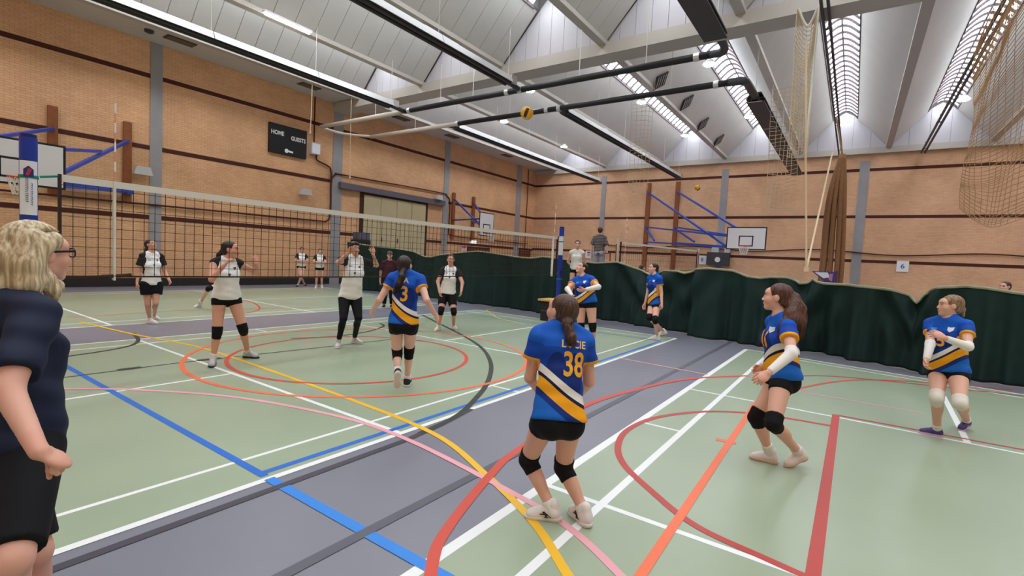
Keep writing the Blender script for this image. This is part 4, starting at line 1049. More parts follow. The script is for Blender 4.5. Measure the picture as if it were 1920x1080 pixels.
def shirt_mat(kind):
    nm = 'shirt_' + kind
    if nm in MATS: return MATS[nm]
    m = bpy.data.materials.new(nm); m.use_nodes = True; nt = m.node_tree; b = nt.nodes['Principled BSDF']; N = nt.nodes.new; Lk = nt.links.new
    at = N('ShaderNodeAttribute'); at.attribute_name = 'tc'; sp = N('ShaderNodeSeparateXYZ'); Lk(at.outputs['Vector'], sp.inputs[0])
    sl = N('ShaderNodeAttribute'); sl.attribute_name = 'sl'
    def math_(op, a, c=None, d=None):
        x = N('ShaderNodeMath'); x.operation = op
        for i, v in enumerate((a, c, d)):
            if v is None: continue
            if isinstance(v, (int, float)): x.inputs[i].default_value = v
            else: Lk(v, x.inputs[i])
        return x.outputs[0]
    def mixc(f, c1, c2):
        x = N('ShaderNodeMixRGB')
        Lk(f, x.inputs[0])
        for i, c in ((1, c1), (2, c2)):
            if isinstance(c, tuple): x.inputs[i].default_value = (*c, 1)
            else: Lk(c, x.inputs[i])
        return x.outputs[0]
    u, v = sp.outputs[0], sp.outputs[2]
    if kind == 'blue':
        f = math_('MULTIPLY_ADD', u, -0.20, 0.39); f = math_('MULTIPLY_ADD', math_('MULTIPLY', u, u), 0.06, f)
        T = math_('SUBTRACT', v, f)
        mr = N('ShaderNodeMapRange'); mr.inputs[1].default_value = -0.6; mr.inputs[2].default_value = 0.6; Lk(T, mr.inputs[0])
        cr = N('ShaderNodeValToRGB'); cr.color_ramp.interpolation = 'CONSTANT'
        R_, W_, Nv, Y_, B2, B3 = rgb(10, 62, 158), rgb(226, 222, 214), rgb(16, 20, 66), rgb(236, 162, 20), rgb(14, 46, 122), rgb(20, 96, 186)
        el = cr.color_ramp.elements; stops = [(0.0, B3), (0.19, B2), (0.26, Y_), (0.385, Nv), (0.42, W_), (0.5, R_)]
        el[0].position = 0.0; el[0].color = (*stops[0][1], 1); el[1].position = stops[1][0]; el[1].color = (*stops[1][1], 1)
        for p, c in stops[2:]: e = el.new(p); e.color = (*c, 1)
        Lk(mr.outputs[0], cr.inputs[0])
        # darker and lighter blue shapes in the upper part
        ds = math_('ADD', math_('POWER', math_('SUBTRACT', math_('ABSOLUTE', u), 0.35), 2.0), math_('MULTIPLY', math_('POWER', math_('SUBTRACT', v, 0.50), 2.0), 2.2))
        msk = math_('MULTIPLY', math_('LESS_THAN', ds, 0.13), math_('GREATER_THAN', T, 0.0))
        col = mixc(msk, cr.outputs[0], rgb(8, 40, 112))
        top = math_('GREATER_THAN', v, 0.80); col = mixc(math_('MULTIPLY', top, 0.75), col, rgb(14, 92, 196))
        col = mixc(math_('GREATER_THAN', sl.outputs['Fac'], 0.12), col, rgb(12, 66, 164))
        cuff = math_('GREATER_THAN', sl.outputs['Fac'], 0.84); col = mixc(cuff, col, rgb(236, 162, 30))
    elif kind in ('white', 'white_sleeveless'):
        f = math_('MULTIPLY_ADD', u, 0.12, 0.58); lo = math_('LESS_THAN', v, f)
        col = mixc(lo, rgb(240, 241, 244), rgb(234, 233, 228))
        edge = math_('MULTIPLY_ADD', v, -0.95, 1.68 if kind == 'white' else 1.52)
        bl = math_('MULTIPLY', math_('GREATER_THAN', math_('ABSOLUTE', u), edge), math_('GREATER_THAN', v, 0.62))
        col = mixc(bl, col, rgb(28, 28, 32))
        col = mixc(math_('GREATER_THAN', sl.outputs['Fac'], 0.02), col, rgb(28, 28, 32))
    elif kind == 'check':
        a = math_('GREATER_THAN', math_('FRACT', math_('MULTIPLY', u, 5.0)), 0.82); c = math_('GREATER_THAN', math_('FRACT', math_('MULTIPLY', v, 12.0)), 0.82)
        col = mixc(math_('MAXIMUM', a, c), rgb(40, 34, 38), rgb(150, 140, 140))
    else:
        c = dict(navy=rgb(26, 34, 58), maroon=rgb(62, 22, 34), black=rgb(24, 24, 28), plainwhite=rgb(228, 226, 222), plainblue=rgb(30, 90, 170), grey=rgb(120, 120, 124))[kind]
        x = N('ShaderNodeRGB'); x.outputs[0].default_value = (*c, 1); col = x.outputs[0]
    Lk(col, b.inputs['Base Color']); b.inputs['Roughness'].default_value = 0.7; b.inputs['Specular IOR Level'].default_value = 0.25
    MATS[nm] = m; return m
M_SHORT = mat('shorts_black', rgb(16, 16, 20), 0.75, spec=0.2)
M_PAD = mat('knee_pad_black', rgb(18, 16, 18), 0.8, spec=0.2)
M_PADW = mat('knee_pad_white', rgb(220, 212, 200), 0.8)
M_SLV = mat('arm_sleeve_white', rgb(232, 228, 224), 0.7)
M_SOCK = mat('sock_white', rgb(226, 222, 218), 0.8)
M_SOCKB = mat('sock_black', rgb(26, 24, 26), 0.8)
M_NUM = mat('number_yellow', rgb(236, 168, 44), 0.6)
SHOE = dict(white=(mat('shoe_white', rgb(222, 216, 212), 0.6), mat('sole_white', rgb(214, 206, 198), 0.6)), black=(mat('shoe_black', rgb(30, 28, 32), 0.6), MATS.get('sole_white')),
            purple=(mat('shoe_purple', rgb(70, 58, 112), 0.5), mat('sole_lilac', rgb(196, 160, 190), 0.5)), cream=(mat('shoe_cream', rgb(226, 210, 206), 0.6), mat('sole_tan', rgb(206, 170, 150), 0.6)), grey=(mat('shoe_grey', rgb(178, 176, 182), 0.6), mat('sole_black', rgb(40, 38, 40), 0.6)))
SHOE['black'] = (SHOE['black'][0], MATS['sole_white'])
M_LACE = mat('shoe_mark_black', rgb(24, 22, 28), 0.6)

# ------------------------------------------------------------------ person
def person(name_label, P):
    S = P['S']; g = P.get('g', 1.0); s = S / 1.70
    dep_px = P['G']; G = pix(dep_px, 2, P.get('gz', 0.0))
    if 'Gw' in P: G = np.array(P['Gw'], float)
    n = np.array([G[0], G[1], 0.0]); dist = np.linalg.norm(n); n /= dist; r = np.array([n[1], -n[0], 0.0]); u = np.array([0, 0, 1.0])
    def D3(v): return unit(r * v[0] + u * v[1] + n * v[2])
    def on(p, d=0.0):
        w = ray(p); return CAMP + w * ((dist + d) / (w @ n))
    def solve(par, p, L, sg):
        w = ray(p); tm = w @ (par - CAMP); q = CAMP + w * tm; e = L * L - ((q - par) @ (q - par))
        if e >= 0: return CAMP + w * (tm + sg * math.sqrt(e))
        dq = q - par; ln = np.linalg.norm(dq); return par + dq / ln * min(ln, 1.10 * L)
    hb, hh, hd = (0.010, 0.005, 0.0045) if dist < 6 else ((0.013, 0.0065, 0.0055) if dist < 10 else ((0.016, 0.009, 0.007) if dist < 15 else (0.022, 0.013, 0.009)))
    if 'res' in P: hb, hh, hd = P['res']
    pel = on(P['pel'], P['pd'] if 'pd' in P else 0.0); nk = on(P['neck'], P.get('nd', 0.0))
    up = unit(nk - pel)
    fp = P['fp']; fc = P.get('fc', fp)
    def frame(f2, upv):
        f = r * f2[0] + n * f2[1]; f = unit(f - upv * (f @ upv)); rt = np.cross(f, upv); return rt, f, upv
    pr, pf, pu = frame(fp, unit(up * 0.6 + u * 0.4)); cr, cf, cu = frame(fc, up)
    TL = np.linalg.norm(nk - pel)
    hw = 0.088 * s * (0.5 + 0.5 * g); sw = 0.165 * s * P.get('sw', 1.0)
    J = {}
    for sd, sg in (('R', 1), ('L', -1)):
        J['hip' + sd] = pel + pr * sg * hw - pu * 0.03 * s
        J['sh' + sd] = nk + cr * sg * sw - cu * 0.055 * s + cf * 0.005 * s
        if 'sh' + sd in P:
            q = P['sh' + sd]; J['sh' + sd] = on(q[:2], q[2])
    UA, FA, TH, SK = 0.172 * S, 0.150 * S, 0.240 * S, 0.243 * S
    arms, legs, hands = {}, {}, {}
    for sd in 'RL':
        a = P['a' + sd]
        el_ = solve(J['sh' + sd], a[0], UA, a[1]); wr_ = solve(el_, a[2], FA, a[3]); J['el' + sd] = el_; J['wr' + sd] = wr_
        l = P['l' + sd]   # knee px, sgn, ankle px or foot floor px, toe dir, pitch
        J['kn' + sd] = solve(J['hip' + sd], l[0], TH, l[1])
        if l[2] is None:
            J['an' + sd] = J['kn' + sd] + unit(D3(l[3][0])) * SK
        elif len(l[2]) == 3 and l[2][2] == 'a':
            J['an' + sd] = solve(J['kn' + sd], l[2][:2], SK, l[3][2] if len(l[3]) > 2 and not isinstance(l[3][2], tuple) else 1)
        else:
            fpt = pix(l[2][:2], 2, P.get('gz', 0.0)); J['an' + sd] = fpt + u * (0.085 * s + (l[2][2] if len(l[2]) > 2 else 0))
    if P.get('dbg'): print(name_label[:30], 'dist %.2f torso %.2f (%.2f)' % (dist, TL, 0.29 * S), {sd: '%.2f/%.2f' % (np.linalg.norm(J['kn' + sd] - J['an' + sd]), SK) for sd in 'RL'}, 'arm', {sd: '%.2f' % (np.linalg.norm(J['el' + sd] - J['wr' + sd]) / FA) for sd in 'RL'})
    # ---- torso primitives
    Rp = np.array([pr, pf, pu]); Rc = np.array([cr, cf, cu]); Rm = np.array([unit(pr + cr), unit(pf + cf), up]); gg = g
    bust = P.get('bust', 0.055)
    torso = [ell(pel + pu * 0.02 * s - pf * 0.01 * s, Rp, np.array((0.160 * gg, 0.112 * gg, 0.125)) * s),
             ell(pel + up * 0.33 * TL + pf * 0.01, Rm, np.array((0.114 * gg, 0.092 * gg, 0.16)) * s),
             ell(pel + up * 0.62 * TL, Rc, np.array((0.138 * (0.4 + 0.6 * gg), 0.100 * (0.4 + 0.6 * gg), 0.16)) * s),
             ell(pel + up * 0.82 * TL - cf * 0.01 * s, Rc, np.array((0.150 * sw / 0.165, 0.088 * s, 0.10 * s)))]
    if bust > 0:
        for sg in (-1, 1): torso.append(ell(pel + up * 0.63 * TL + cr * sg * 0.07 * s + cf * 0.07 * s, Rc, np.array((bust * 1.1, bust, bust * 1.1)) * s * (0.5 + 0.5 * gg)))
    glute = [ell(pel - pf * 0.055 * s + pr * sg * 0.065 * s - pu * 0.045 * s, Rp, np.array((0.085, 0.085, 0.09)) * s * (0.4 + 0.6 * gg)) for sg in (-1, 1)]
    trap = [cone(nk + cu * 0.015 * s, J['sh' + sd] + cu * 0.012 * s, 0.052 * s, 0.042 * s) for sd in 'RL']
    def uarm(sd, t0=0.0, t1=1.0, clip=()):
        a, b = J['sh' + sd], J['el' + sd]; ra, rb = 0.050 * s * (0.4 + 0.6 * g), 0.038 * s * (0.5 + 0.5 * g)
        return cone(a + (b - a) * t0, a + (b - a) * t1, ra + (rb - ra) * t0, ra + (rb - ra) * t1, clip)
    def farm(sd, t0=0.0, t1=1.0, clip=()):
        a, b = J['el' + sd], J['wr' + sd]; ra, rb = 0.039 * s * (0.5 + 0.5 * g), 0.025 * s
        return cone(a + (b - a) * t0, a + (b - a) * t1, ra + (rb - ra) * t0, ra + (rb - ra) * t1, clip)
    def thigh(sd, t0=0.0, t1=1.0, clip=()):
        a, b = J['hip' + sd], J['kn' + sd]; ra, rb = 0.088 * s * g, 0.054 * s * (0.5 + 0.5 * g)
        return cone(a + (b - a) * t0, a + (b - a) * t1, ra + (rb - ra) * t0, ra + (rb - ra) * t1, clip)
    def shank(sd, t0=0.0, t1=1.0, clip=(), e=0.0):
        a, b = J['kn' + sd], J['an' + sd]
        ra, rb = 0.050 * s * (0.5 + 0.5 * g), 0.034 * s
        return cone(a + (b - a) * t0, a + (b - a) * t1, ra + (rb - ra) * t0 + e, ra + (rb - ra) * t1 + e, clip)
    def calf(sd):
        a, b = J['kn' + sd], J['an' + sd]; d = unit(b - a); k = unit((J['kn' + sd] - J['hip' + sd])); back = -pf - d * (-pf @ d); back = unit(back)
        R = np.array([unit(np.cross(d, back)), back, d]); return ell(a + (b - a) * 0.30 + back * 0.018 * s, R, np.array((0.048, 0.050, 0.13)) * s * (0.5 + 0.5 * g))
    # ---- head frame
    hc = on(P['head'], P.get('hd', 0.0)); lk = D3(P['look']); hs = s * P.get('hs', 1.0)
    hup = unit(u - lk * (u @ lk) + (cr * P.get('tilt', 0.0))); hup = unit(hup - lk * (hup @ lk)); hr = np.cross(lk, hup)
    RH = np.array([hr, lk, hup])
    def H(x, y, z): return hc + (hr * x + lk * y + hup * z) * hs
    def He(c, rad): return ell(H(*c), RH, np.array(rad) * hs)
    headp = [(He((0, -0.018, 0.030), (0.074, 0.094, 0.083)), 0.02), (He((0, 0.030, -0.040), (0.057, 0.062, 0.074)), 0.03),
             (He((0, 0.066, -0.098), (0.024, 0.022, 0.020)), 0.03), (He((0, 0.070, 0.030), (0.052, 0.026, 0.035)), 0.03),
             (He((0.036, 0.060, -0.030), (0.028, 0.028, 0.030)), 0.02), (He((-0.036, 0.060, -0.030), (0.028, 0.028, 0.030)), 0.02),
             (cone(H(0, 0.089, 0.004), H(0, 0.1055, -0.033), 0.0065 * hs, 0.0105 * hs), 0.012), (He((0.012, 0.095, -0.037), (0.009, 0.011, 0.008)), 0.008), (He((-0.012, 0.095, -0.037), (0.009, 0.011, 0.008)), 0.008),
             (He((0, 0.090, -0.060), (0.023, 0.011, 0.006)), 0.008), (He((0, 0.089, -0.070), (0.020, 0.011, 0.007)), 0.006)]
    ears = [(He((sg * 0.074, -0.006, -0.006), (0.011, 0.020, 0.031)), 0.008) for sg in (-1, 1)]
    neckp = cone(H(0, -0.022, -0.055), nk + cu * 0.0 + cf * 0.0, 0.050 * s * (0.7 + 0.3 * g), 0.056 * s * (0.7 + 0.3 * g))
    # ---- hands
    def hand_prims(sd):
        q = P.get('h' + sd, {}); wr_ = J['wr' + sd]; fd = unit(wr_ - J['el' + sd]) if 'dir' not in q else D3(q['dir'])
        pn = D3(q['palm']) if 'palm' in q else cf * 0.2 + cr * (-1 if sd == 'R' else 1)
        pn = unit(pn - fd * (pn @ fd)); side = np.cross(pn, fd) * (-1 if sd == 'R' else 1)   # towards the thumb
        cu_, spr = q.get('curl', 0.35), q.get('spread', 0.10); hl = 0.95 * s
        pr_ = [cone(J['el' + sd] * 0.25 + wr_ * 0.75, wr_, 0.029 * s, 0.0245 * s)]
        pc = wr_ + fd * 0.052 * hl; R = np.array([fd, side, pn]); pr_.append(ell(pc, R, np.array((0.056, 0.041, 0.017)) * hl))
        fing = []
        for i, (o, L, rr) in enumerate(((0.030, 0.074, 0.0092), (0.010, 0.082, 0.0095), (-0.010, 0.076, 0.0092), (-0.029, 0.060, 0.0082))):
            b = wr_ + fd * (0.088 - 0.004 * abs(i - 1)) * hl + side * o * hl; d = unit(fd + side * spr * (1.5 - i) * 0.8)
            ang = 0.0; p = b - fd * 0.02
            segs = [p]
            for j, fr in enumerate((0.45, 0.31, 0.24)):
                ang += cu_ * (1.0, 1.25, 0.8)[j] * (1.0 + 0.08 * i)
                dd = d * math.cos(ang) + pn * math.sin(ang); p = (b if j == 0 else p) + dd * L * fr * hl; segs.append(p)
            for j in range(3): fing.append(cone(segs[j], segs[j + 1], rr * hl * (1 - 0.08 * j), rr * hl * (0.94 - 0.10 * j)))
        tb = wr_ + fd * 0.028 * hl + side * 0.026 * hl; t = q.get('thumb', 0.6)
        d1 = unit(fd * 0.75 + side * (0.95 - 0.6 * cu_) * t * 1.4 + pn * (0.30 + 0.5 * cu_)); p1 = tb + d1 * 0.042 * hl; d2 = unit(d1 + fd * 0.5 + pn * 0.3 * cu_ - side * 0.9 * cu_); p2 = p1 + d2 * 0.034 * hl; p3 = p2 + unit(d2 - side * 0.5 * cu_) * 0.024 * hl
        fing += [cone(tb, p1, 0.0135 * hl, 0.0105 * hl), cone(p1, p2, 0.0105 * hl, 0.0095 * hl), cone(p2, p3, 0.0095 * hl, 0.008 * hl)]
        return pr_, fing, fd
    skin = np.array(P.get('skin', rgb(220, 170, 148)))
    # ---- body surface: trunk + limbs, then fine head and hands joined into the same mesh
    trunk = torso + glute + trap
    lo, hi = [], []
    limbs = []
    for sd in 'RL':
        limbs += [(uarm(sd), 0.025), (farm(sd, 0, 0.93), 0.015), (thigh(sd), 0.022), (shank(sd), 0.02), (calf(sd), 0.02)]
    allp = trunk + [x[0] for x in limbs] + [neckp]
    f = Field(np.min([prim_box(p, 0.03)[0] for p in allp], 0), np.max([prim_box(p, 0.03)[1] for p in allp], 0), hb)
    for p in trunk: f.add(p, 0.05 * s)
    f.add(neckp, 0.03)
    for p, k in limbs: f.add(p, k)
    V, Fq = f.mesh(); C = np.tile(skin, (len(V), 1))
    # knees and elbows a touch redder
    for sd in 'RL':
        for j, w in (('kn', 0.05), ('el', 0.04)):
            d = np.linalg.norm(V - J[j + sd], axis=1); C *= (1 - 0.10 * np.exp(-(d / (w + 0.03)) ** 2)[:, None] * np.array((0.3, 1, 1)))
    parts = [(V, Fq, C)]
    hp = [x[0] for x in headp + ears]
    f = Field(np.min([prim_box(p, 0.02)[0] for p in hp], 0), np.max([prim_box(p, 0.02)[1] for p in hp], 0), hh)
    for p, k in headp: f.add(p, k * hs)
    f.add(neckp, 0.03)
    for p, k in ears: f.add(p, k * hs)
    for sg in (-1, 1): f.add(He((sg * 0.031, 0.098, 0.004), (0.017, 0.016, 0.010)), 0.012 * hs, sub=True)
    for sg in (-1, 1): f.add(He((sg * 0.031, 0.078, 0.003), (0.0125, 0.0125, 0.0125)), 0.002 * hs)
    f.add(He((0, 0.103, -0.0650), (0.018, 0.006, 0.0016)), 0.004 * hs, sub=True)
    V, Fq = f.mesh(); lc = (V - hc) @ RH.T / hs; C = np.tile(skin, (len(V), 1))
    def patch(c, rad, col, amt=1.0, soft=True):
        q = np.sqrt((((lc - np.array(c)) / np.array(rad)) ** 2).sum(1)); w = np.clip(1.6 - q * 1.3, 0, 1) if soft else (q < 1).astype(float)
        C[:] = C + (np.array(col) - C) * (w * amt)[:, None]
    blush = np.clip(skin * np.array((1.05, 0.78, 0.76)), 0, 1)
    for sg in (-1, 1):
        patch((sg * 0.045, 0.075, -0.030), (0.03, 0.03, 0.028), blush, 0.55)
        patch((sg * 0.031, 0.09, 0.004), (0.022, 0.03, 0.014), skin * 0.62, 0.6)
        patch((sg * 0.031, 0.091, 0.003), (0.0125, 0.012, 0.0065), rgb(225, 220, 216), 0.9, False)
        patch((sg * 0.031, 0.092, 0.003), (0.0065, 0.014, 0.0068), rgb(40, 28, 24), 1.0, False)
        patch((sg * 0.031, 0.09, 0.010), (0.017, 0.02, 0.0032), rgb(36, 24, 22), 0.9, False)
        patch((sg * 0.033, 0.09, 0.024), (0.021, 0.03, 0.0048), P.get('brow', rgb(60, 40, 32)), 0.85, False)
    patch((0, 0.10, -0.036), (0.018, 0.018, 0.012), blush, 0.4)
    patch((0, 0.098, -0.065), (0.025, 0.02, 0.011), np.clip(skin * np.array((0.86, 0.52, 0.52)), 0, 1), 0.9)
    patch((0, 0.104, -0.065), (0.022, 0.02, 0.0022), rgb(90, 40, 38), 0.7, False)
    parts.append((V, Fq, C))
    for sd in 'RL':
        pr_, fing, fd = hand_prims(sd)
        q = pr_ + fing; f = Field(np.min([prim_box(p, 0.012)[0] for p in q], 0), np.max([prim_box(p, 0.012)[1] for p in q], 0), hd)
        for p in pr_: f.add(p, 0.02)
        for p in fing: f.add(p, 0.0045)
        V, Fq = f.mesh(); C = np.tile(skin * np.array((1.0, 0.93, 0.92)), (len(V), 1))
        parts.append((V, Fq, C))
    off = 0; VV, FF, CC = [], [], []
    for V, Fq, C in parts: VV.append(V); FF.append(Fq + off); CC.append(C); off += len(V)
    CC = np.concatenate(CC); CC = np.concatenate([np.clip(CC, 0, 1), np.ones((len(CC), 1))], 1)
    body = sdf_obj('person', np.concatenate(VV), np.concatenate(FF), M_SKIN, None, G, attrs={'col': ('FLOAT_COLOR', CC)})
    body.location = G; tag(body, label=name_label, cat='person')
    if 'group' in P: body['group'] = P['group']
    # ---- hair
    hr_ = P['hair']
    cap = [(He((0, -0.024, 0.036), (0.081, 0.099, 0.087)), 0.02), (He((0, -0.055, -0.010), (0.070, 0.062, 0.080)), 0.03)]
    extra = [x for x in hr_.get('add', [])]
    ep = []
    for e in extra:     # chains of (px,py,depth offset,radius) or head-local (x,y,z,r) tuples flagged 'l'
        pts = []
        for q in e['pts']:
            pts.append((H(*q[:3]) if e.get('l') else on(q[:2], q[2]), q[3] * s))
        for i in range(len(pts) - 1): ep.append(cone(pts[i][0], pts[i + 1][0], pts[i][1], pts[i + 1][1]))
    q = [x[0] for x in cap] + ep
    f = Field(np.min([prim_box(p, 0.02)[0] for p in q], 0), np.max([prim_box(p, 0.02)[1] for p in q], 0), min(0.008, hh * 1.25))
    for p, k in cap: f.add(p, k)
    # open the face and keep the ears free
    hl_ = hr_.get('line', 0.062)
    f.add(He((0, 0.080, -0.048), (0.072, 0.072, 0.048 + hl_)), 0.012, sub=True)
    f.add(He((0, 0.030, -0.095), (0.12, 0.075, 0.070)), 0.012, sub=True)
    if not hr_.get('over_ears'):
        for sg in (-1, 1): f.add(He((sg * 0.085, 0.010, -0.016), (0.030, 0.030, 0.036)), 0.01, sub=True)
    for p in ep: f.add(p, hr_.get('k', 0.018))
    ga = hr_.get('groove', 0.0015)
    def groove(X, Y, Z):
        x = (X - hc[0]) * hr[0] + (Y - hc[1]) * hr[1] + (Z - hc[2]) * hr[2]; y = (X - hc[0]) * lk[0] + (Y - hc[1]) * lk[1] + (Z - hc[2]) * lk[2]; z = (X - hc[0]) * hup[0] + (Y - hc[1]) * hup[1] + (Z - hc[2]) * hup[2]
        an = np.arctan2(x, y); wv = hr_.get('wave', 0.3)
        return ga * (np.sin(an * 26 + wv * 2 * np.sin(z * 30)) + 0.7 * np.sin(an * 47 + 2 + wv * 2.5 * np.sin(z * 37 + 1)))
    if hh < 0.008: f.bump(groove)
    V, Fq = f.mesh(); sdf_obj('hair', V, Fq, HAIR[hr_['c']], body, G, attrs={'hc': ('FLOAT_VECTOR', (V - hc) @ RH.T)})
    st_ = hr_.get('strands')
    if st_:
        rg = np.random.RandomState(11); sb = MB()
        if st_.get('tail'):
            for ei, e in enumerate(extra):
                if e.get('l') and not st_.get('local'): continue
                cp = catmull([np.concatenate([(H(*q[:3]) if e.get('l') else on(q[:2], q[2])), [q[3] * s]]) for q in e['pts']], 4)
                for k in range(st_['tail']):
                    th, rr, ph = rg.rand() * 6.283, 0.82 + 0.30 * rg.rand(), rg.rand() * 6
                    tipo = 0.7 + 0.6 * rg.rand(); pts = []
                    for i, c in enumerate(cp):
                        t = i / (len(cp) - 1); t_ = th + 0.5 * math.sin(ph + 5 * t) * st_.get('wav', 0.6)
                        off_ = (r * math.cos(t_) + n * math.sin(t_)) * c[3] * rr * (1.0 if t < 0.8 else 1.0 + 0.6 * (t - 0.8))
                        pts.append(c[:3] + off_ - G - u * (0.03 * tipo * t))
                    sb.tube(pts, [0.0028 * (1 - 0.6 * i / len(pts)) for i in range(len(pts))], 4)
        for k in range(st_.get('long', 0)):
            az = rg.uniform(-2.55, 2.55)            # around the back of the head, 0 = straight back
            L_ = rg.uniform(0.15, 0.24) * (1.0 - 0.25 * (abs(az) > 1.6)); ph = rg.rand() * 6; q_ = 1.0 + rg.uniform(0.0, 0.06); pts = []
            for i in range(6):
                a_ = 0.12 + (1.50 - 0.12) * i / 5; rx, ry, rz = 0.084 * q_, 0.104 * q_, 0.091 * q_
                if abs(az) > 1.30 and i > 3: continue
                pts.append(H(rx * math.sin(az) * math.sin(a_), -0.024 - ry * math.cos(az) * math.sin(a_), 0.036 + rz * math.cos(a_)) - G)
            if abs(az) <= 1.30:
                az2 = az
                for j in range(1, 7):
                    t = j / 6; spread = 1.0 + 0.10 * math.sin(3.0 * t) - 0.25 * max(0, t - 0.7)
                    pts.append(H((0.084 * math.sin(az2) + 0.005 * math.sin(ph + 4 * t)) * spread, -0.024 - 0.104 * math.cos(az2) * spread - 0.012 * t - 0.008 * math.sin(ph * 2 + 5 * t), 0.036 - 0.02 - L_ * t) - G)
            sb.tube(pts, [0.0036 * (1 - 0.55 * i / len(pts)) for i in range(len(pts))], 4)
        o_ = sb.build('hair_strands', HAIR[hr_['c']], None, smooth=True); o_.parent = body; o_['kind'] = 'stuff'
        at = o_.data.attributes.new('hc', 'FLOAT_VECTOR', 'POINT'); vv = np.zeros(len(o_.data.vertices) * 3, np.float32); o_.data.vertices.foreach_get('co', vv)
        at.data.foreach_set('vector', (((vv.reshape(-1, 3) + G - hc) @ RH.T)).astype(np.float32).ravel())
    if 'band' in hr_:
        q = hr_['band']; c0 = on(q[:2], q[2]); sdf_band = field_for([cone(c0 - u * 0.008, c0 + u * 0.008, q[3], q[3])], 0.006); V, Fq = sdf_band.mesh(); sdf_obj('hair_band', V, Fq, M_PAD, body, G)
    if 'cap' in P:
        q = [ell(H(0, -0.022, 0.050), RH, np.array((0.088, 0.106, 0.082)) * hs, ((H(0, 0, 0.045), -hup),)), ell(H(0, 0.105, 0.050), RH, np.array((0.062, 0.062, 0.010)) * hs)]
        f = field_for(q, 0.007, 0.0, 0.01); V, Fq = f.mesh(); sdf_obj('cap', V, Fq, P['cap'], body, G)
    # ---- shirt
    sh = P['shirt']; hem = sh.get('hem', 0.10); so = sh.get('off', 0.014); st = sh.get('sleeve', 0.55)
    hemp = pel - up * hem * s
    pr_ = list(torso) + ([] if sh.get('noglute') else glute)
    hemr = sh.get('hemr', (0.150, 0.118))
    pr_.append(ell(pel - pf * 0.012 - up * 0.02, Rp, np.array((hemr[0] * g, hemr[1] * g, 0.33)) * s))
    pr_.append(ell(pel + up * 0.32 * TL, Rm, np.array((0.124 * g, 0.102 * g, 0.24)) * s * sh.get('loose', 1.0)))
    f = field_for(pr_ + trap + ([cone(J['sh' + sd], J['el' + sd], 0.07, 0.07) for sd in 'RL'] if st > 0 else []), hb, so)
    f.D[:] = 0.12
    for p in pr_: f.add(p, 0.05 * s, so)
    f.clip(hemp, -up)
    for sd in 'RL': f.add(trap[0 if sd == 'R' else 1], 0.05 * s, so)
    for sd in 'RL':
        a, b = J['sh' + sd], J['el' + sd]; d = unit(b - a)
        if st > 0:
            e = a + (b - a) * st; lo_ = sh.get('sl_loose', 0.012)
            f.add(cone(a, e + d * 0.04, 0.053 * s * (0.4 + 0.6 * g), 0.050 * s * (0.5 + 0.5 * g) + lo_, ((e, d),)), 0.02, so * 0.7)
        else:
            f.add(cone(a + d * 0.02, a + d * 0.10, 0.085 * s, 0.075 * s), 0.012, sub=True) if sh.get('cut', True) else None
    # neckline
    f.add(ell(nk + cu * 0.074 * s + cf * 0.045 * s, Rc, np.array((0.062, 0.070, 0.058 * sh.get('neck', 1.0))) * s), 0.008, sub=True)
    wr0 = sh.get('wrinkle', 0.0035); sd_ = P.get('seed', 1.0)
    def wr(X, Y, Z):
        x = X - pel[0]; y = Y - pel[1]; z = Z - pel[2]
        return wr0 * (np.sin(23 * z + 9 * x + sd_ + 3 * np.sin(7 * y + 5 * x)) + np.sin(31 * x + 17 * y - 12 * z + 2 * sd_) * 0.7 + 0.6 * np.sin(60 * z + 14 * y + 20 * x))
    f.bump(wr); V, Fq = f.mesh()
    lc = V - hemp; tcx = (lc @ cr) / (0.17 * s); tcy = (lc @ cf) / (0.12 * s); tcz = (lc @ up) / (TL + hem * s)
    slv = np.zeros(len(V))
    for sd in 'RL':
        a, b = J['sh' + sd], J['el' + sd]; d = b - a; t = ((V - a) @ d) / (d @ d); dd = np.linalg.norm(V - a - np.clip(t, 0, 1)[:, None] * d, axis=1)
        if st > 0:
            sel = (dd < 0.090 * s) & (t > 0.02) & (((V - nk) @ (cr * (1 if sd == 'R' else -1))) > sw * 0.74); slv[sel] = np.maximum(slv[sel], t[sel] / st)
    shirt = sdf_obj('shirt', V, Fq, shirt_mat(sh['kind']), body, G, attrs={'tc': ('FLOAT_VECTOR', np.stack([tcx, tcy, tcz], 1)), 'sl': ('FLOAT', slv)})
    # ---- lettering on the shirt
    from mathutils.bvhtree import BVHTree
    bvh = None
    for (txt, size, side, x0, v0, sx, m_) in P.get('print', []):
        if bvh is None: bvh = BVHTree.FromPolygons([tuple(p) for p in V], [tuple(q) for q in Fq])
        me = text_mesh(txt, size * s, 0.0, 0.022); bm = bmesh.new(); bm.from_mesh(me); bmesh.ops.triangulate(bm, faces=bm.faces)
        bmesh.ops.subdivide_edges(bm, edges=[e for e in bm.edges if e.calc_length() > 0.03], cuts=1)
        bmesh.ops.triangulate(bm, faces=bm.faces); bmesh.ops.subdivide_edges(bm, edges=[e for e in bm.edges if e.calc_length() > 0.025], cuts=1)
        fd = cf if side == 'f' else -cf; xa = np.cross(up, fd)   # reading direction seen from outside
        dx = P.get('pshift', 0.0)
        for v in bm.verts:
            w = hemp + up * (v0 * (TL + hem * s) + v.co.y) + xa * (x0 * s + v.co.x * sx) + fd * 0.6
            hit = bvh.ray_cast(Vector(w), Vector(-fd), 1.0)
            p = np.array(hit[0]) + fd * 0.0035 if hit[0] is not None else w - fd * 0.48
            v.co = p - G
        bm.to_mesh(me); bm.free(); me.materials.clear(); me.materials.append(m_); me.update()
        o = bpy.data.objects.new('number' if txt.isdigit() else 'lettering', me); COL.objects.link(o); o.parent = shirt
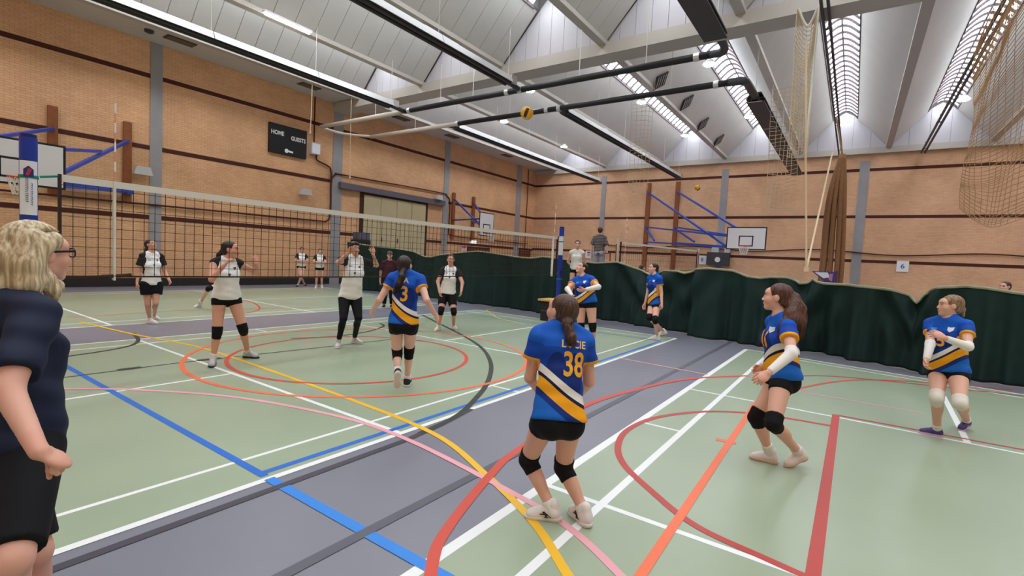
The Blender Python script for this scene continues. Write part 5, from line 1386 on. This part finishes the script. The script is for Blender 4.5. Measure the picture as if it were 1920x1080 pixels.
    for (side, x0, v0, w_, h_, m_) in P.get('emblems', []):
        if bvh is None: bvh = BVHTree.FromPolygons([tuple(p) for p in V], [tuple(q) for q in Fq])
        fd = cf if side == 'f' else -cf; xa = np.cross(up, fd); ev, ef = [], []
        shp = [(-0.5, 0.5), (0, 0.42), (0.5, 0.5), (0.45, -0.1), (0, -0.5), (-0.45, -0.1), (0, 0)]
        for (a, b) in shp:
            w = hemp + up * (v0 * (TL + hem * s) + b * h_ * s) + xa * (x0 + a * w_) * s + fd * 0.6
            hit = bvh.ray_cast(Vector(w), Vector(-fd), 1.0); ev.append((np.array(hit[0]) if hit[0] is not None else w - fd * 0.48) + fd * 0.005 - G)
        eo = np_mesh('emblem', ev, [(6, i, (i + 1) % 6) for i in range(6)], m_, parent=shirt)
    # ---- bottoms
    bt = P.get('bottom', dict(t=0.26)); bo = bt.get('off', 0.009)
    pr_ = torso[:1] + glute; pr_ = pr_ + ([] if not bt.get('belly') else torso[1:2])
    leg = []
    for sd in 'RL':
        a, b = J['hip' + sd], J['kn' + sd]; d = unit(b - a); e = a + (b - a) * bt['t']
        if bt['t'] <= 1.0: leg.append(thigh(sd, 0, min(1.0, bt['t'] + 0.06), ((e, d),)))
        else:
            leg.append(thigh(sd)); a, b = J['kn' + sd], J['an' + sd]; d = unit(b - a); e = a + (b - a) * (bt['t'] - 1.0)
            leg.append(shank(sd, 0, min(1, bt['t'] - 0.97), ((e, d),)));  leg.append(calf(sd)[:5] + (((e, d),),))
    lo_ = bt.get('loose', 0.0)
    f = field_for(pr_ + leg, hb, bo + lo_ + 0.01); f.D[:] = 0.12
    for p in pr_: f.add(p, 0.05 * s, bo)
    f.clip(pel + pu * 0.10 * s, pu)
    for p in leg: f.add(p, 0.015, bo + lo_)
    V, Fq = f.mesh(); shorts = sdf_obj(bt.get('name', 'shorts'), V, Fq, bt.get('m', M_SHORT), body, G)
    if bt.get('stripe'):
        for sd, sg in (('R', 1), ('L', -1)):
            a, b = J['hip' + sd], J['kn' + sd]; o_ = pr * sg * 0.098 * s * g
            MBs = MB().bar(a + o_ + pu * 0.06, a + (b - a) * bt['t'] + o_ * 0.9, 0.012, 0.03, up=tuple(pf)); MBs.v = [tuple(np.array(v) - G) for v in MBs.v]; x = MBs.build('side_stripe', M_SOCK); x.parent = shorts
    # ---- knee pads, sleeves, socks, shoes
    for sd in 'RL':
        kp = P.get('pads', 'RL')
        if sd in kp:
            a, k_, b = J['hip' + sd], J['kn' + sd], J['an' + sd]; d1 = unit(k_ - a); d2 = unit(b - k_); q1 = k_ - d1 * 0.085 * s; q2 = k_ + d2 * P.get('padlow', 0.085) * s
            f = field_for([thigh(sd, 0.72, 1.0), shank(sd, 0, 0.3)], min(hb, 0.013), 0.012); f.D[:] = 0.12
            f.add(thigh(sd, 0.70, 1.0, ((q1, -d1),)), 0.015, 0.009); f.add(shank(sd, 0, 0.3, ((q2, d2),)), 0.015, 0.010); f.add(calf(sd)[:5] + (((q2, d2), (k_, -d2)),), 0.01, 0.008)
            V, Fq = f.mesh(); sdf_obj('knee_pad', V, Fq, P.get('padm', M_PAD), body, G)
        if sd in P.get('sleeves', ''):
            a, e_, b = J['sh' + sd], J['el' + sd], J['wr' + sd]; d1 = unit(e_ - a); q1 = a + (e_ - a) * P.get('slt', 0.78); d2 = unit(b - e_); q2 = e_ + (b - e_) * 0.95
            f = field_for([uarm(sd, 0.6, 1), farm(sd)], min(hb, 0.009), 0.01); f.D[:] = 0.12
            f.add(uarm(sd, 0.6, 1, ((q1, -d1),)), 0.012, 0.006); f.add(farm(sd, 0, 1, ((q2, d2),)), 0.015, 0.006)
            V, Fq = f.mesh(); sdf_obj('arm_sleeve', V, Fq, M_SLV, body, G)
        if P.get('nofeet'): continue
        a, b = J['kn' + sd], J['an' + sd]; d = unit(b - a); sk = P.get('sock', 0.12); L = np.linalg.norm(b - a); q1 = b - d * sk * s
        f = field_for([shank(sd, 0.5, 1.0)], min(hb, 0.012), 0.01); f.D[:] = 0.12
        t0 = 1 - sk * s / L - 0.05
        f.add(cone(b - d * (sk + 0.05) * s, b + d * 0.03, 0.040 * s + 0.0 + 0.10 * max(0, sk - 0.12), 0.034 * s, ((q1, -d),)), 0.01, 0.008)
        V, Fq = f.mesh(); sdf_obj('sock', V, Fq, P.get('sockm', M_SOCK), body, G)
        tl = P['l' + sd][3]; td = tl if not isinstance(tl[0], tuple) else tl[1]
        toe = unit(r * td[0] + n * td[1]); pit = P['l' + sd][4] if len(P['l' + sd]) > 4 else 0.0
        fu = u; ff = unit(toe * math.cos(pit) - u * math.sin(pit)); fr = np.cross(ff, u); fr = unit(fr); fu = np.cross(fr, ff)
        base = b - fu * 0.085 * s
        RF = np.array([ff, fr, fu]); sz = s * P.get('shoe_s', 0.92)
        def FP(x, y, z): return base + (ff * x * 0.92 + fr * y + fu * z) * sz
        cl = ((base + fu * 0.020 * sz, -fu),)
        ups = [ell(FP(-0.030, 0, 0.050), RF, np.array((0.044, 0.037, 0.060)) * sz, cl), cone(FP(-0.02, 0, 0.055), FP(0.11, 0.004, 0.046), 0.042 * sz, 0.040 * sz, cl), ell(FP(0.135, 0.004, 0.036), RF, np.array((0.060, 0.046, 0.044)) * sz, cl),
               cone(FP(-0.008, 0, 0.075), FP(-0.012, 0, 0.120), 0.045 * sz, 0.043 * sz), cone(FP(0.02, 0, 0.092), FP(0.09, 0, 0.066), 0.034 * sz, 0.032 * sz)]
        f = field_for(ups, min(hb, 0.009), 0.0, 0.02); V, Fq = f.mesh()
        shm = SHOE[P.get('shoe', 'white')]; so_ = sdf_obj('shoe', V, Fq, shm[0], body, G)
        cl2 = ((base, -fu), (base + fu * 0.030 * sz, fu))
        sl2 = [ell(FP(-0.028, 0, 0.03), RF, np.array((0.056, 0.042, 0.06)) * sz, cl2), cone(FP(-0.02, 0, 0.03), FP(0.12, 0.004, 0.03), 0.042 * sz, 0.043 * sz, cl2), ell(FP(0.135, 0.004, 0.03), RF, np.array((0.074, 0.048, 0.06)) * sz, cl2)]
        f = field_for(sl2, min(hb, 0.008), 0.0, 0.02); V, Fq = f.mesh(); sdf_obj('sole', V, Fq, shm[1], so_, G)
        for k in range(4 if dist < 8 else 0):
            x_ = 0.030 + 0.020 * k; z_ = 0.128 - 0.0075 * k * 1.3
            q = MB().tube([FP(x_, -0.024, z_ - 0.012), FP(x_ + 0.003, 0, z_), FP(x_, 0.024, z_ - 0.012)], 0.0045 * sz, 5); q.v = [tuple(np.array(v) - G) for v in q.v]; x = q.build('lace', P.get('lace', M_SOCK)); x.parent = so_
        if P.get('shoe_marks'):
            for sg in (-1, 1):
                for (x0, z0, x1, z1) in P['shoe_marks']:
                    q = MB().bar(FP(x0, sg * 0.041, z0), FP(x1, sg * 0.040, z1), 0.005, 0.006, up=tuple(fu)); q.v = [tuple(np.array(v) - G) for v in q.v]; x = q.build('shoe_mark', M_LACE); x.parent = so_
    body['_G'] = 0; del body['_G']
    return dict(body=body, J=J, G=G, H=H, RH=RH, hc=hc, on=on, D3=D3, s=s, hs=hs, shirt=shirt)
# ================================================================== THE PEOPLE
def proj(p):
    q = RW.T @ (np.array(p, float) - CAMP); return (960 + F_PX * q[0] / q[2], 540 + F_PX * q[1] / q[2])
def stander(Gw, face, S, arms='down', look=None, **kw):
    """spec of a plain standing figure from its place and heading (r, n)"""
    G = np.array(Gw, float); n = unit((G[0], G[1], 0)); r = np.array([n[1], -n[0], 0]); u = np.array([0, 0, 1.0]); s = S / 1.7
    f = unit(r * face[0] + n * face[1]); rt = np.cross(f, u); d = lambda x, y, z: proj(G + (rt * x + f * y) * s + u * z * S)
    def dd(x, y): return float(((rt * x + f * y) * s) @ n)
    P = dict(G=(0, 0), Gw=G, gz=G[2], S=S, pel=d(0, 0, 0.535), neck=d(0, 0, 0.825), fp=face, head=d(0, 0.03, 0.93), hd=dd(0, 0.03), look=look or (face[0], 0.0, face[1]))
    for sd, sg in (('R', 1), ('L', -1)):
        if arms == 'down': P['a' + sd] = (d(sg * 0.24, -0.02, 0.63), 1 if dd(sg * 0.24, -0.02) > dd(sg * 0.17, 0) else -1, d(sg * 0.25, 0.06, 0.48), 1 if face[1] > 0 else -1)
        elif arms == 'crossed': P['a' + sd] = (d(sg * 0.24, 0.04, 0.66), 1 if face[1] > 0 else -1, d(-sg * 0.05, 0.22, 0.66), 1 if face[1] > 0 else -1); P['h' + sd] = dict(curl=0.3)
        elif arms == 'clasped': P['a' + sd] = (d(sg * 0.23, -0.02, 0.64), 1 if face[1] < 0 else -1, d(sg * 0.04, 0.18, 0.53), -1 if face[1] < 0 else 1); P['h' + sd] = dict(curl=0.4)
        P['l' + sd] = (d(sg * 0.10, 0.02, 0.28), 1 if face[1] > 0 else -1, proj(G + rt * sg * 0.11 * s), (face[0] + 0.2 * sg * float(rt @ r), face[1] + 0.2 * sg * float(rt @ n)))
    P.update(kw); return P
BLUE = dict(kind='blue', sleeve=0.5, hem=0.015); WHT = dict(kind='white', sleeve=0.55, hem=0.02)
M_CREST = mat('crest_white', rgb(214, 224, 236), 0.6); M_MARK = mat('crest_dark', rgb(60, 62, 74), 0.6); M_SKYB = mat('crest_blue', rgb(70, 140, 214), 0.6)
EB = [('f', 0.075, 0.82, 0.055, 0.055, M_CREST), ('f', -0.075, 0.82, 0.05, 0.035, M_SKYB)]
EW = [('f', 0.07, 0.80, 0.035, 0.045, M_MARK), ('f', -0.075, 0.80, 0.06, 0.015, M_MARK), ('f', 0.0, 0.64, 0.035, 0.04, M_MARK)]
# ---- the blond coach at the left edge
CO = dict(G=(0, 0), Gw=(0.47, 2.52, 0), S=1.71, g=1.10, sw=0.98, bust=0.055, pel=(14, 822), neck=(12, 552), fp=(0.90, 0.44), fc=(0.90, 0.44), head=(72, 475), hd=0.03, look=(0.86, 0.02, 0.48), hs=0.92,
     skin=rgb(214, 164, 144), aR=((14, 730), -1, (72, 846), -1), aL=((30, 720), 1, (20, 800), 1), hR=dict(curl=1.1, dir=(0.72, -0.62, 0.1), palm=(-0.55, -0.62, 0.25), thumb=0.3), hL=dict(curl=0.9),
     lR=((20, 1050), -1, (24, 1262), (1, 0.4)), lL=((62, 1035), 1, (76, 1200), (1, 0.4)), res=(0.010, 0.0042, 0.0042),
     shirt=dict(kind='navy', sleeve=0.80, hem=0.03, loose=1.12, hemr=(0.155, 0.140), sl_loose=0.012, off=0.013, wrinkle=0.005), bottom=dict(t=0.93, off=0.012, loose=0.012, belly=True), pads='', nofeet=False, shoe='black', seed=2.0,
     hair=dict(c='blonde', over_ears=False, line=0.070, strands=dict(long=420), wave=0.25, groove=0.0012, k=0.02, add=[dict(l=True, pts=[(0.0, -0.06, 0.06, 0.055), (0.0, -0.10, -0.02, 0.062), (0.0, -0.115, -0.12, 0.060), (0.01, -0.12, -0.20, 0.040)]),
        dict(l=True, pts=[(0.050, -0.050, 0.055, 0.042), (0.066, -0.075, -0.04, 0.045), (0.070, -0.085, -0.12, 0.045), (0.068, -0.07, -0.20, 0.028)]), dict(l=True, pts=[(-0.050, -0.050, 0.055, 0.042), (-0.066, -0.075, -0.04, 0.045), (-0.070, -0.085, -0.12, 0.045), (-0.068, -0.07, -0.20, 0.028)]),
        dict(l=True, pts=[(0.062, -0.045, -0.03, 0.022), (0.072, -0.025, -0.10, 0.026), (0.072, 0.005, -0.155, 0.020), (0.066, 0.015, -0.20, 0.010)]), dict(l=True, pts=[(0.070, -0.005, -0.09, 0.010), (0.066, 0.035, -0.125, 0.008), (0.060, 0.050, -0.15, 0.004)]),
        dict(l=True, pts=[(0.056, 0.020, 0.060, 0.028), (0.072, -0.012, 0.040, 0.024), (0.074, -0.040, 0.0, 0.026)]), dict(l=True, pts=[(-0.056, 0.020, 0.060, 0.028), (-0.072, -0.012, 0.040, 0.024), (-0.074, -0.040, 0.0, 0.026)])]))
R_ = person('coach with long blond hair, glasses and navy T-shirt at the left edge', CO)
gl = MB()
H_ = R_['H']
for sg in (-1, 1):
    ring = [H_(sg * 0.034 + 0.026 * math.cos(t * math.pi / 9), 0.106 - 0.010 * abs(math.cos(t * math.pi / 9)), 0.004 + 0.019 * math.sin(t * math.pi / 9)) - R_['G'] for t in range(19)]
    gl.tube(ring, 0.0028, 6, cap=False)
    gl.bar(H_(sg * 0.060, 0.096, 0.012) - R_['G'], H_(sg * 0.080, -0.004, 0.010) - R_['G'], 0.004, 0.008)
gl.bar(H_(-0.009, 0.110, 0.008) - R_['G'], H_(0.009, 0.110, 0.008) - R_['G'], 0.004, 0.004)
g_ = gl.build('eyeglasses', mat('glasses_dark', rgb(48, 26, 38), 0.3)); g_.parent = R_['body']
# ---- number 38, back to the camera
person('player in blue number 38 shirt crouching with her back to the camera', dict(G=(1050, 985), S=1.64, g=0.98, pel=(1046, 780), neck=(1056, 620), pd=0.0, nd=0.12, fp=(-0.45, 0.9), fc=(-0.30, 0.95), head=(1053, 583), hd=0.14, look=(-0.72, 0.22, 0.66), hs=1.0,
     aL=((994, 708), 1, (1004, 726), 1), aR=((1104, 716), 1, (1088, 738), 1), hL=dict(curl=0.9), hR=dict(curl=0.6), lL=((990, 862), 1, (1032, 975), (-1, 0.0), 0.05), lR=((1056, 877), 1, (1094, 982), (-0.55, 0.83), 0.05),
     shirt=dict(BLUE, wrinkle=0.004), bottom=dict(t=0.20), print=[('38', 0.215, 'b', 0.05, 0.60, 0.72, M_NUM), ('LUCIE', 0.068, 'b', 0.045, 0.835, 0.95, mat('name_cream', rgb(226, 196, 140), 0.6))],
     hair=dict(c='brown', strands=dict(tail=70), line=0.06, add=[dict(pts=[(1064, 606, 0.04, 0.035), (1067, 618, 0.02, 0.026), (1070, 632, 0.01, 0.034), (1071, 640, 0.01, 0.028)])], band=(1066, 612, 0.035, 0.030)), sock=0.05, shoe='white',
     shoe_marks=[(0.0, 0.038, 0.055, 0.078), (0.025, 0.034, 0.065, 0.078), (-0.04, 0.058, 0.085, 0.060), (0.045, 0.036, 0.03, 0.066)], seed=0.7))
# ---- number 16, profile with the long ponytail
person('player in blue number 16 shirt with long brown ponytail standing in profile', dict(G=(1452, 878), S=1.66, g=0.98, pel=(1464, 703), neck=(1464, 597), pd=0.0, nd=0.0, fp=(-1, -0.12), fc=(-0.93, -0.36), head=(1457, 557), look=(-1, 0.06, 0.06),
     aL=((1484, 663), -1, (1441, 699), -1), aR=((1462, 660), 1, (1428, 688), -1), hL=dict(curl=0.5, palm=(0.2, 0.1, 1)), hR=dict(curl=0.4), lL=((1450, 795), -1, (1495, 876, 0.05), (-0.78, -0.62), 0.40), lR=((1416, 783), 1, (1443, 868), (-1, 0.05), 0.0),
     shirt=dict(BLUE), bottom=dict(t=0.27), emblems=EB, print=[('16', 0.20, 'f', 0.0, 0.64, 0.7, M_NUM)], sleeves='RL', slt=0.80,
     hair=dict(c='auburn', strands=dict(tail=90, wav=0.9), line=0.060, k=0.025, groove=0.0012, add=[dict(pts=[(1478, 553, 0.0, 0.030), (1491, 558, 0.0, 0.034), (1499, 580, -0.02, 0.050), (1498, 604, -0.06, 0.052), (1496, 628, -0.08, 0.030)]), dict(pts=[(1488, 560, -0.03, 0.03), (1482, 588, -0.10, 0.046), (1472, 610, -0.15, 0.042), (1462, 624, -0.15, 0.018)]), dict(pts=[(1492, 570, -0.05, 0.04), (1489, 600, -0.11, 0.05), (1486, 622, -0.12, 0.03)])]),
     sock=0.10, shoe_s=0.86, shoe='cream', seed=1.4))
# ---- rightmost player
person('player in blue shirt with white knee pads and purple shoes at the far right', dict(G=(1775, 820), S=1.66, g=1.04, pel=(1778, 694), neck=(1778, 600), pd=0.0, nd=0.02, fp=(-0.42, -0.9), fc=(-0.45, -0.9), head=(1781, 573), look=(-0.88, 0.05, -0.40),
     aL=((1815, 650), -1, (1772, 634), -1), aR=((1744, 646), -1, (1737, 676), -1), hL=dict(curl=0.35, dir=(-0.9, 0.35, -0.1), palm=(-0.1, -0.5, 0.8)), hR=dict(curl=0.4), lR=((1756, 747), -1, (1755, 818), (-1, -0.12), 0.0), lL=((1800, 757), -1, (1810, 806, 0.03), (-0.35, -0.93), 0.28),
     shirt=dict(BLUE, loose=1.05), bottom=dict(t=0.22), emblems=EB, print=[('5', 0.19, 'f', 0.0, 0.60, 0.9, M_NUM)], sleeves='RL', slt=0.85, pads='RL', padm=M_PADW,
     hair=dict(c='sandy', line=0.055, add=[dict(pts=[(1798, 574, 0.05, 0.030), (1803, 580, 0.06, 0.030), (1806, 592, 0.06, 0.016)])]), sock=0.07, shoe_s=0.80, lace=M_POSTB, shoe='purple', seed=3.0))
# ---- number 3
person('player in blue number 3 shirt walking away towards the net', dict(G=(755, 735), S=1.68, g=0.97, skin=rgb(228, 184, 166), pel=(757, 604), neck=(762, 515), pd=0.0, nd=0.02, fp=(0.02, 1), fc=(0.12, 1), head=(759, 497), hd=0.03, look=(0.35, 0.25, 0.9),
     aL=((712, 562), -1, (699, 582), 1), aR=((800, 563), -1, (816, 590), 1), hL=dict(curl=0.3), hR=dict(curl=0.3), lL=((745, 664), 1, (744, 738, 0.17), (-0.05, 1), 1.15), lR=((767, 659), 1, (763, 724), (0.12, 1), 0.0),
     shirt=dict(BLUE, sleeve=0.42), bottom=dict(t=0.24), print=[('3', 0.25, 'b', 0.0, 0.60, 0.85, M_NUM), ('A', 0.085, 'b', 0.015, 0.88, 1.0, mat('name_cream', rgb(226, 196, 140), 0.6))],
     hair=dict(c='dark', strands=dict(tail=70), line=0.06, add=[dict(pts=[(757, 506, -0.07, 0.032), (753, 518, -0.12, 0.034), (748, 532, -0.14, 0.036), (742, 546, -0.13, 0.018)])]), sock=0.06, shoe='black', seed=4.0))
# ---- arms folded, looking up by the curtain
person('player in blue shirt looking up with bent arms and black knee pads', dict(G=(1103, 661), S=1.66, g=1.26, bust=0.07, pel=(1098, 566), neck=(1093, 520), fp=(-0.25, -0.97), fc=(-0.35, -0.93), head=(1091, 503), look=(-0.72, 0.45, -0.55),
     aL=((1122, 538), -1, (1097, 543), -1), aR=((1064, 542), -1, (1073, 555), -1), hL=dict(curl=0.3, palm=(0, 0.5, 0.8)), hR=dict(curl=0.3), sleeves='RL', slt=0.92, lL=((1112, 622), -1, (1111, 660), (0.0, -1), 0.0), lR=((1089, 620), -1, (1088, 658), (-0.2, -1), 0.0),
     emblems=EB, shirt=dict(BLUE, loose=1.05), bottom=dict(t=0.2), hair=dict(c='dark', line=0.06, add=[dict(pts=[(1100, 503, 0.06, 0.04), (1102, 510, 0.05, 0.03)])]), sock=0.07, sockm=M_SOCKB, shoe='cream'))
# ---- far blue player in profile
person('player in blue shirt standing in profile close to the green curtain', dict(G=(1229, 637), S=1.70, g=1.0, pel=(1227, 570), neck=(1228, 517), fp=(-0.8, -0.6), fc=(-0.75, -0.66), head=(1225, 503), look=(-0.86, 0.12, -0.45),
     aL=((1240, 549), -1, (1241, 569), -1), aR=((1214, 553), -1, (1209, 570), -1), lL=((1228, 600), -1, (1232, 638), (-1, -0.1), 0.0), lR=((1217, 596), -1, (1243, 631, 0.05), (-0.95, 0.1), 0.4),
     emblems=EB, shirt=dict(BLUE), bottom=dict(t=0.24), hair=dict(c='dark', line=0.06, add=[dict(pts=[(1231, 503, 0.05, 0.03), (1233, 512, 0.05, 0.025)])]), sock=0.05, shoe='white'))
# ---- white team
person('player in white shirt and loose black shorts looking up behind the net', dict(G=(284, 607), S=1.58, g=1.02, skin=rgb(206, 156, 128), pel=(284, 532), neck=(284, 476), fp=(0.3, -0.95), fc=(0.35, -0.93), head=(283, 459), look=(0.62, 0.4, -0.62),
     aR=((260, 508), 1, (257, 530), -1), aL=((310, 512), 1, (317, 525), -1), lR=((277, 571), -1, (281, 607), (0.75, -0.6), 0.0), lL=((292, 569), -1, (289, 599), (0.5, -0.85), 0.0), emblems=EW, shirt=dict(WHT, loose=1.06, sleeve=0.62, sl_loose=0.02),
     bottom=dict(t=0.50, loose=0.028, stripe=True), pads='', hair=dict(c='dark', line=0.06, add=[dict(pts=[(276, 462, 0.06, 0.03), (273, 472, 0.06, 0.03), (271, 480, 0.05, 0.015)])]), sock=0.05, shoe='white'))
person('player in sleeveless white shirt with raised hands and black knee pads', dict(G=(432, 682), S=1.68, g=1.02, skin=rgb(216, 160, 136), pel=(425, 558), neck=(426, 488), fp=(0.22, -0.97), fc=(0.22, -0.97), head=(433, 468), hd=-0.03, look=(0.92, 0.08, -0.38),
     aR=((397, 524), -1, (421, 497), -1), aL=((482, 512), 1, (480, 494), -1), hR=dict(curl=0.55, dir=(0.55, 0.8, -0.1), palm=(0.8, -0.5, 0.2), spread=0.15), hL=dict(curl=0.35, dir=(-0.35, 0.9, 0.1), palm=(-0.2, 0.1, 0.95), spread=0.3),
     lR=((407, 626), -1, (399, 685), (-0.05, -1), 0.0), lL=((456, 618), -1, (464, 671), (0.85, -0.5), 0.0), emblems=EW, shirt=dict(WHT, kind='white_sleeveless', sleeve=0.0, hem=0.02, cut=False), bottom=dict(t=0.17),
     hair=dict(c='dark', line=0.058, add=[dict(pts=[(418, 470, 0.05, 0.035), (411, 478, 0.05, 0.033), (407, 488, 0.04, 0.018)])]), sock=0.09, shoe='grey'))
person('player in white shirt and black leggings with both hands raised', dict(G=(650, 653), S=1.66, g=1.14, bust=0.065, skin=rgb(216, 166, 142), pel=(657, 557), neck=(666, 484), fp=(0.15, -0.98), fc=(0.15, -0.98), head=(664, 467), look=(0.38, 0.14, -0.88),
     aR=((634, 492), -1, (654, 474), -1), aL=((706, 497), 1, (700, 478), -1), hR=dict(curl=0.45, dir=(0.35, 0.9, -0.2), palm=(0.3, 0.1, -0.9), spread=0.2), hL=dict(curl=0.3, dir=(-0.3, 0.92, -0.1), palm=(-0.3, 0.1, 0.9), spread=0.3),
     lR=((644, 597), -1, (634, 651), (-0.05, -1), 0.0), lL=((672, 596), -1, (664, 644), (0.8, -0.5), 0.0), emblems=EW, shirt=dict(WHT, hem=0.03, loose=1.14, hemr=(0.134, 0.112), sleeve=0.5), bottom=dict(t=1.86, name='leggings', off=0.006), pads='',
     hair=dict(c='dark', line=0.040, over_ears=True, add=[dict(l=True, pts=[(-0.062, 0.030, 0.050, 0.030), (-0.035, 0.062, 0.078, 0.026), (0.0, 0.068, 0.086, 0.026), (0.035, 0.062, 0.078, 0.026), (0.062, 0.030, 0.050, 0.030)]), dict(l=True, pts=[(-0.04, 0.0, 0.095, 0.04), (0.04, 0.0, 0.095, 0.04)])]), sock=0.12, shoe='white'))
person('player in white shirt with black sleeves standing facing the net', dict(G=(836, 620), S=1.70, g=1.04, skin=rgb(216, 162, 138), pel=(839, 551), neck=(845, 503), fp=(-0.05, -1), fc=(0.0, -1), head=(845, 487), look=(0.0, 0.02, -1),
     aR=((821, 528), -1, (824, 547), -1), aL=((867, 530), -1, (865, 547), -1), lR=((827, 583), -1, (822, 620), (-0.4, -0.9), 0.0), lL=((851, 585), -1, (850, 617), (0.45, -0.9), 0.0), emblems=EW, shirt=dict(WHT, hem=-0.01), bottom=dict(t=0.62, loose=0.01),
     hair=dict(c='auburn', line=0.046), sock=0.06, shoe='white'))
def W(px, py, z=0.0): return tuple(pix((px, py), 2, z))
p12 = stander(W(404, 582), (-0.4, -0.9), 1.62, pads='RL', shirt=dict(WHT), bottom=dict(t=0.24), hair=dict(c='dark'), sock=0.26, shoe='white')
p12.update(pel=(424, 532), neck=(430, 494), head=(433, 478), aR=((416, 512), 1, (420, 528), -1), aL=((446, 512), 1, (440, 528), -1), lR=((391, 541), -1, (374, 577), (-0.7, -0.7)), lL=((440, 556), -1, (441, 585), (0.2, -0.9)))
person('partly hidden player with black knee pad and long white sock behind the raised hands', p12)
person('spectator in white shirt and black shoes leaning with crossed legs by the wall', stander(W(564, 539), (0.1, -1), 1.70, 'crossed', pads='', shirt=dict(WHT), bottom=dict(t=0.22), hair=dict(c='dark'), sock=0.05, shoe='black', lR=((563, 516), -1, (571, 537), (0.6, -0.8)), lL=((566, 516), -1, (558, 539), (-0.3, -0.9))))
person('spectator in white shirt and white shoes with folded arms by the wall', stander(W(598, 541), (0.05, -1), 1.68, 'crossed', pads='', shirt=dict(WHT), bottom=dict(t=0.24), hair=dict(c='auburn'), sock=0.08, shoe='white'))
person('man in maroon T-shirt and cap standing before the curtain', stander(W(727, 577), (0.05, -1), 1.70, 'down', pads='', g=1.08, bust=0, shirt=dict(kind='maroon', sleeve=0.75, hem=0.12, loose=1.1), bottom=dict(t=1.9, name='trousers', off=0.015, loose=0.01), hair=dict(c='dark', line=0.05), cap=mat('cap_brown', rgb(84, 62, 60), 0.8), sock=0.05, shoe='black', look=(0, -0.1, -1)))
person('referee in sleeveless white shirt standing on the box by the far post', stander((11.85, 6.15, 0.60), (-0.05, -1), 1.66, 'clasped', pads='', g=0.92, shirt=dict(WHT, kind='plainwhite', sleeve=0.0, cut=False), bottom=dict(t=0.24), hair=dict(c='dark', add=[dict(l=True, pts=[(0.02, -0.10, 0.0, 0.03), (0.03, -0.12, -0.12, 0.025)])]), sock=0.06, shoe='white'))
ST2 = (14.95, 6.95, 1.12)
ref_stand(14.95, 6.95, 1.12, 'raised referee stand under the man in the checked shirt behind the curtain', MATS['post_rust'], 0.62)
person('man in dark checked shirt and grey shorts seen from behind above the curtain', stander(ST2, (0.1, 1), 1.76, 'down', pads='', g=1.0, bust=0, shirt=dict(kind='check', sleeve=0.85, hem=0.10, loose=1.12), bottom=dict(t=0.8, off=0.02, loose=0.015, m=mat('shorts_grey', rgb(176, 178, 186), 0.8)), hair=dict(c='brown', over_ears=False), sock=0.06, shoe='white'))
def behind(px, py, X, S, top): # place so that the head top shows at the pixel
    q = pix((px, py), 0, X); return (X, q[1], q[2] - S) if False else (X, q[1], 0.0)
person('player in blue shirt with brown hair just visible behind the curtain dip', stander(behind(1203, 500, 17.0, 1.66, 0), (0.7, 0.5), 1.70, pads='RL', shirt=dict(kind='plainblue', sleeve=0.5), hair=dict(c='auburn', add=[dict(l=True, pts=[(0, -0.1, 0.0, 0.04), (0, -0.12, -0.1, 0.03)])])))
person('person in white top with dark strap at the right edge behind the curtain', stander(behind(1886, 540, 15.0, 1.7, 0), (-0.5, -0.8), 1.74, pads='', shirt=dict(kind='plainwhite', sleeve=0.5), hair=dict(c='brown')))
for i, (px, S, lb) in enumerate(((1527, 1.42, 'first dark head from the ropes peeking above the curtain'), (1588, 1.40, 'second dark head from the ropes peeking above the curtain'), (1641, 1.37, 'third dark head from the ropes peeking above the curtain'), (1673, 1.36, 'fourth dark head from the ropes peeking above the curtain'))):
    person(lb, stander(behind(px, 540, 15.5 + 0.5 * i, S, 0), (0.3, 0.9), S, pads='', shirt=dict(kind='navy', sleeve=0.5), hair=dict(c='dark'), group='seated spectators behind the curtain'))
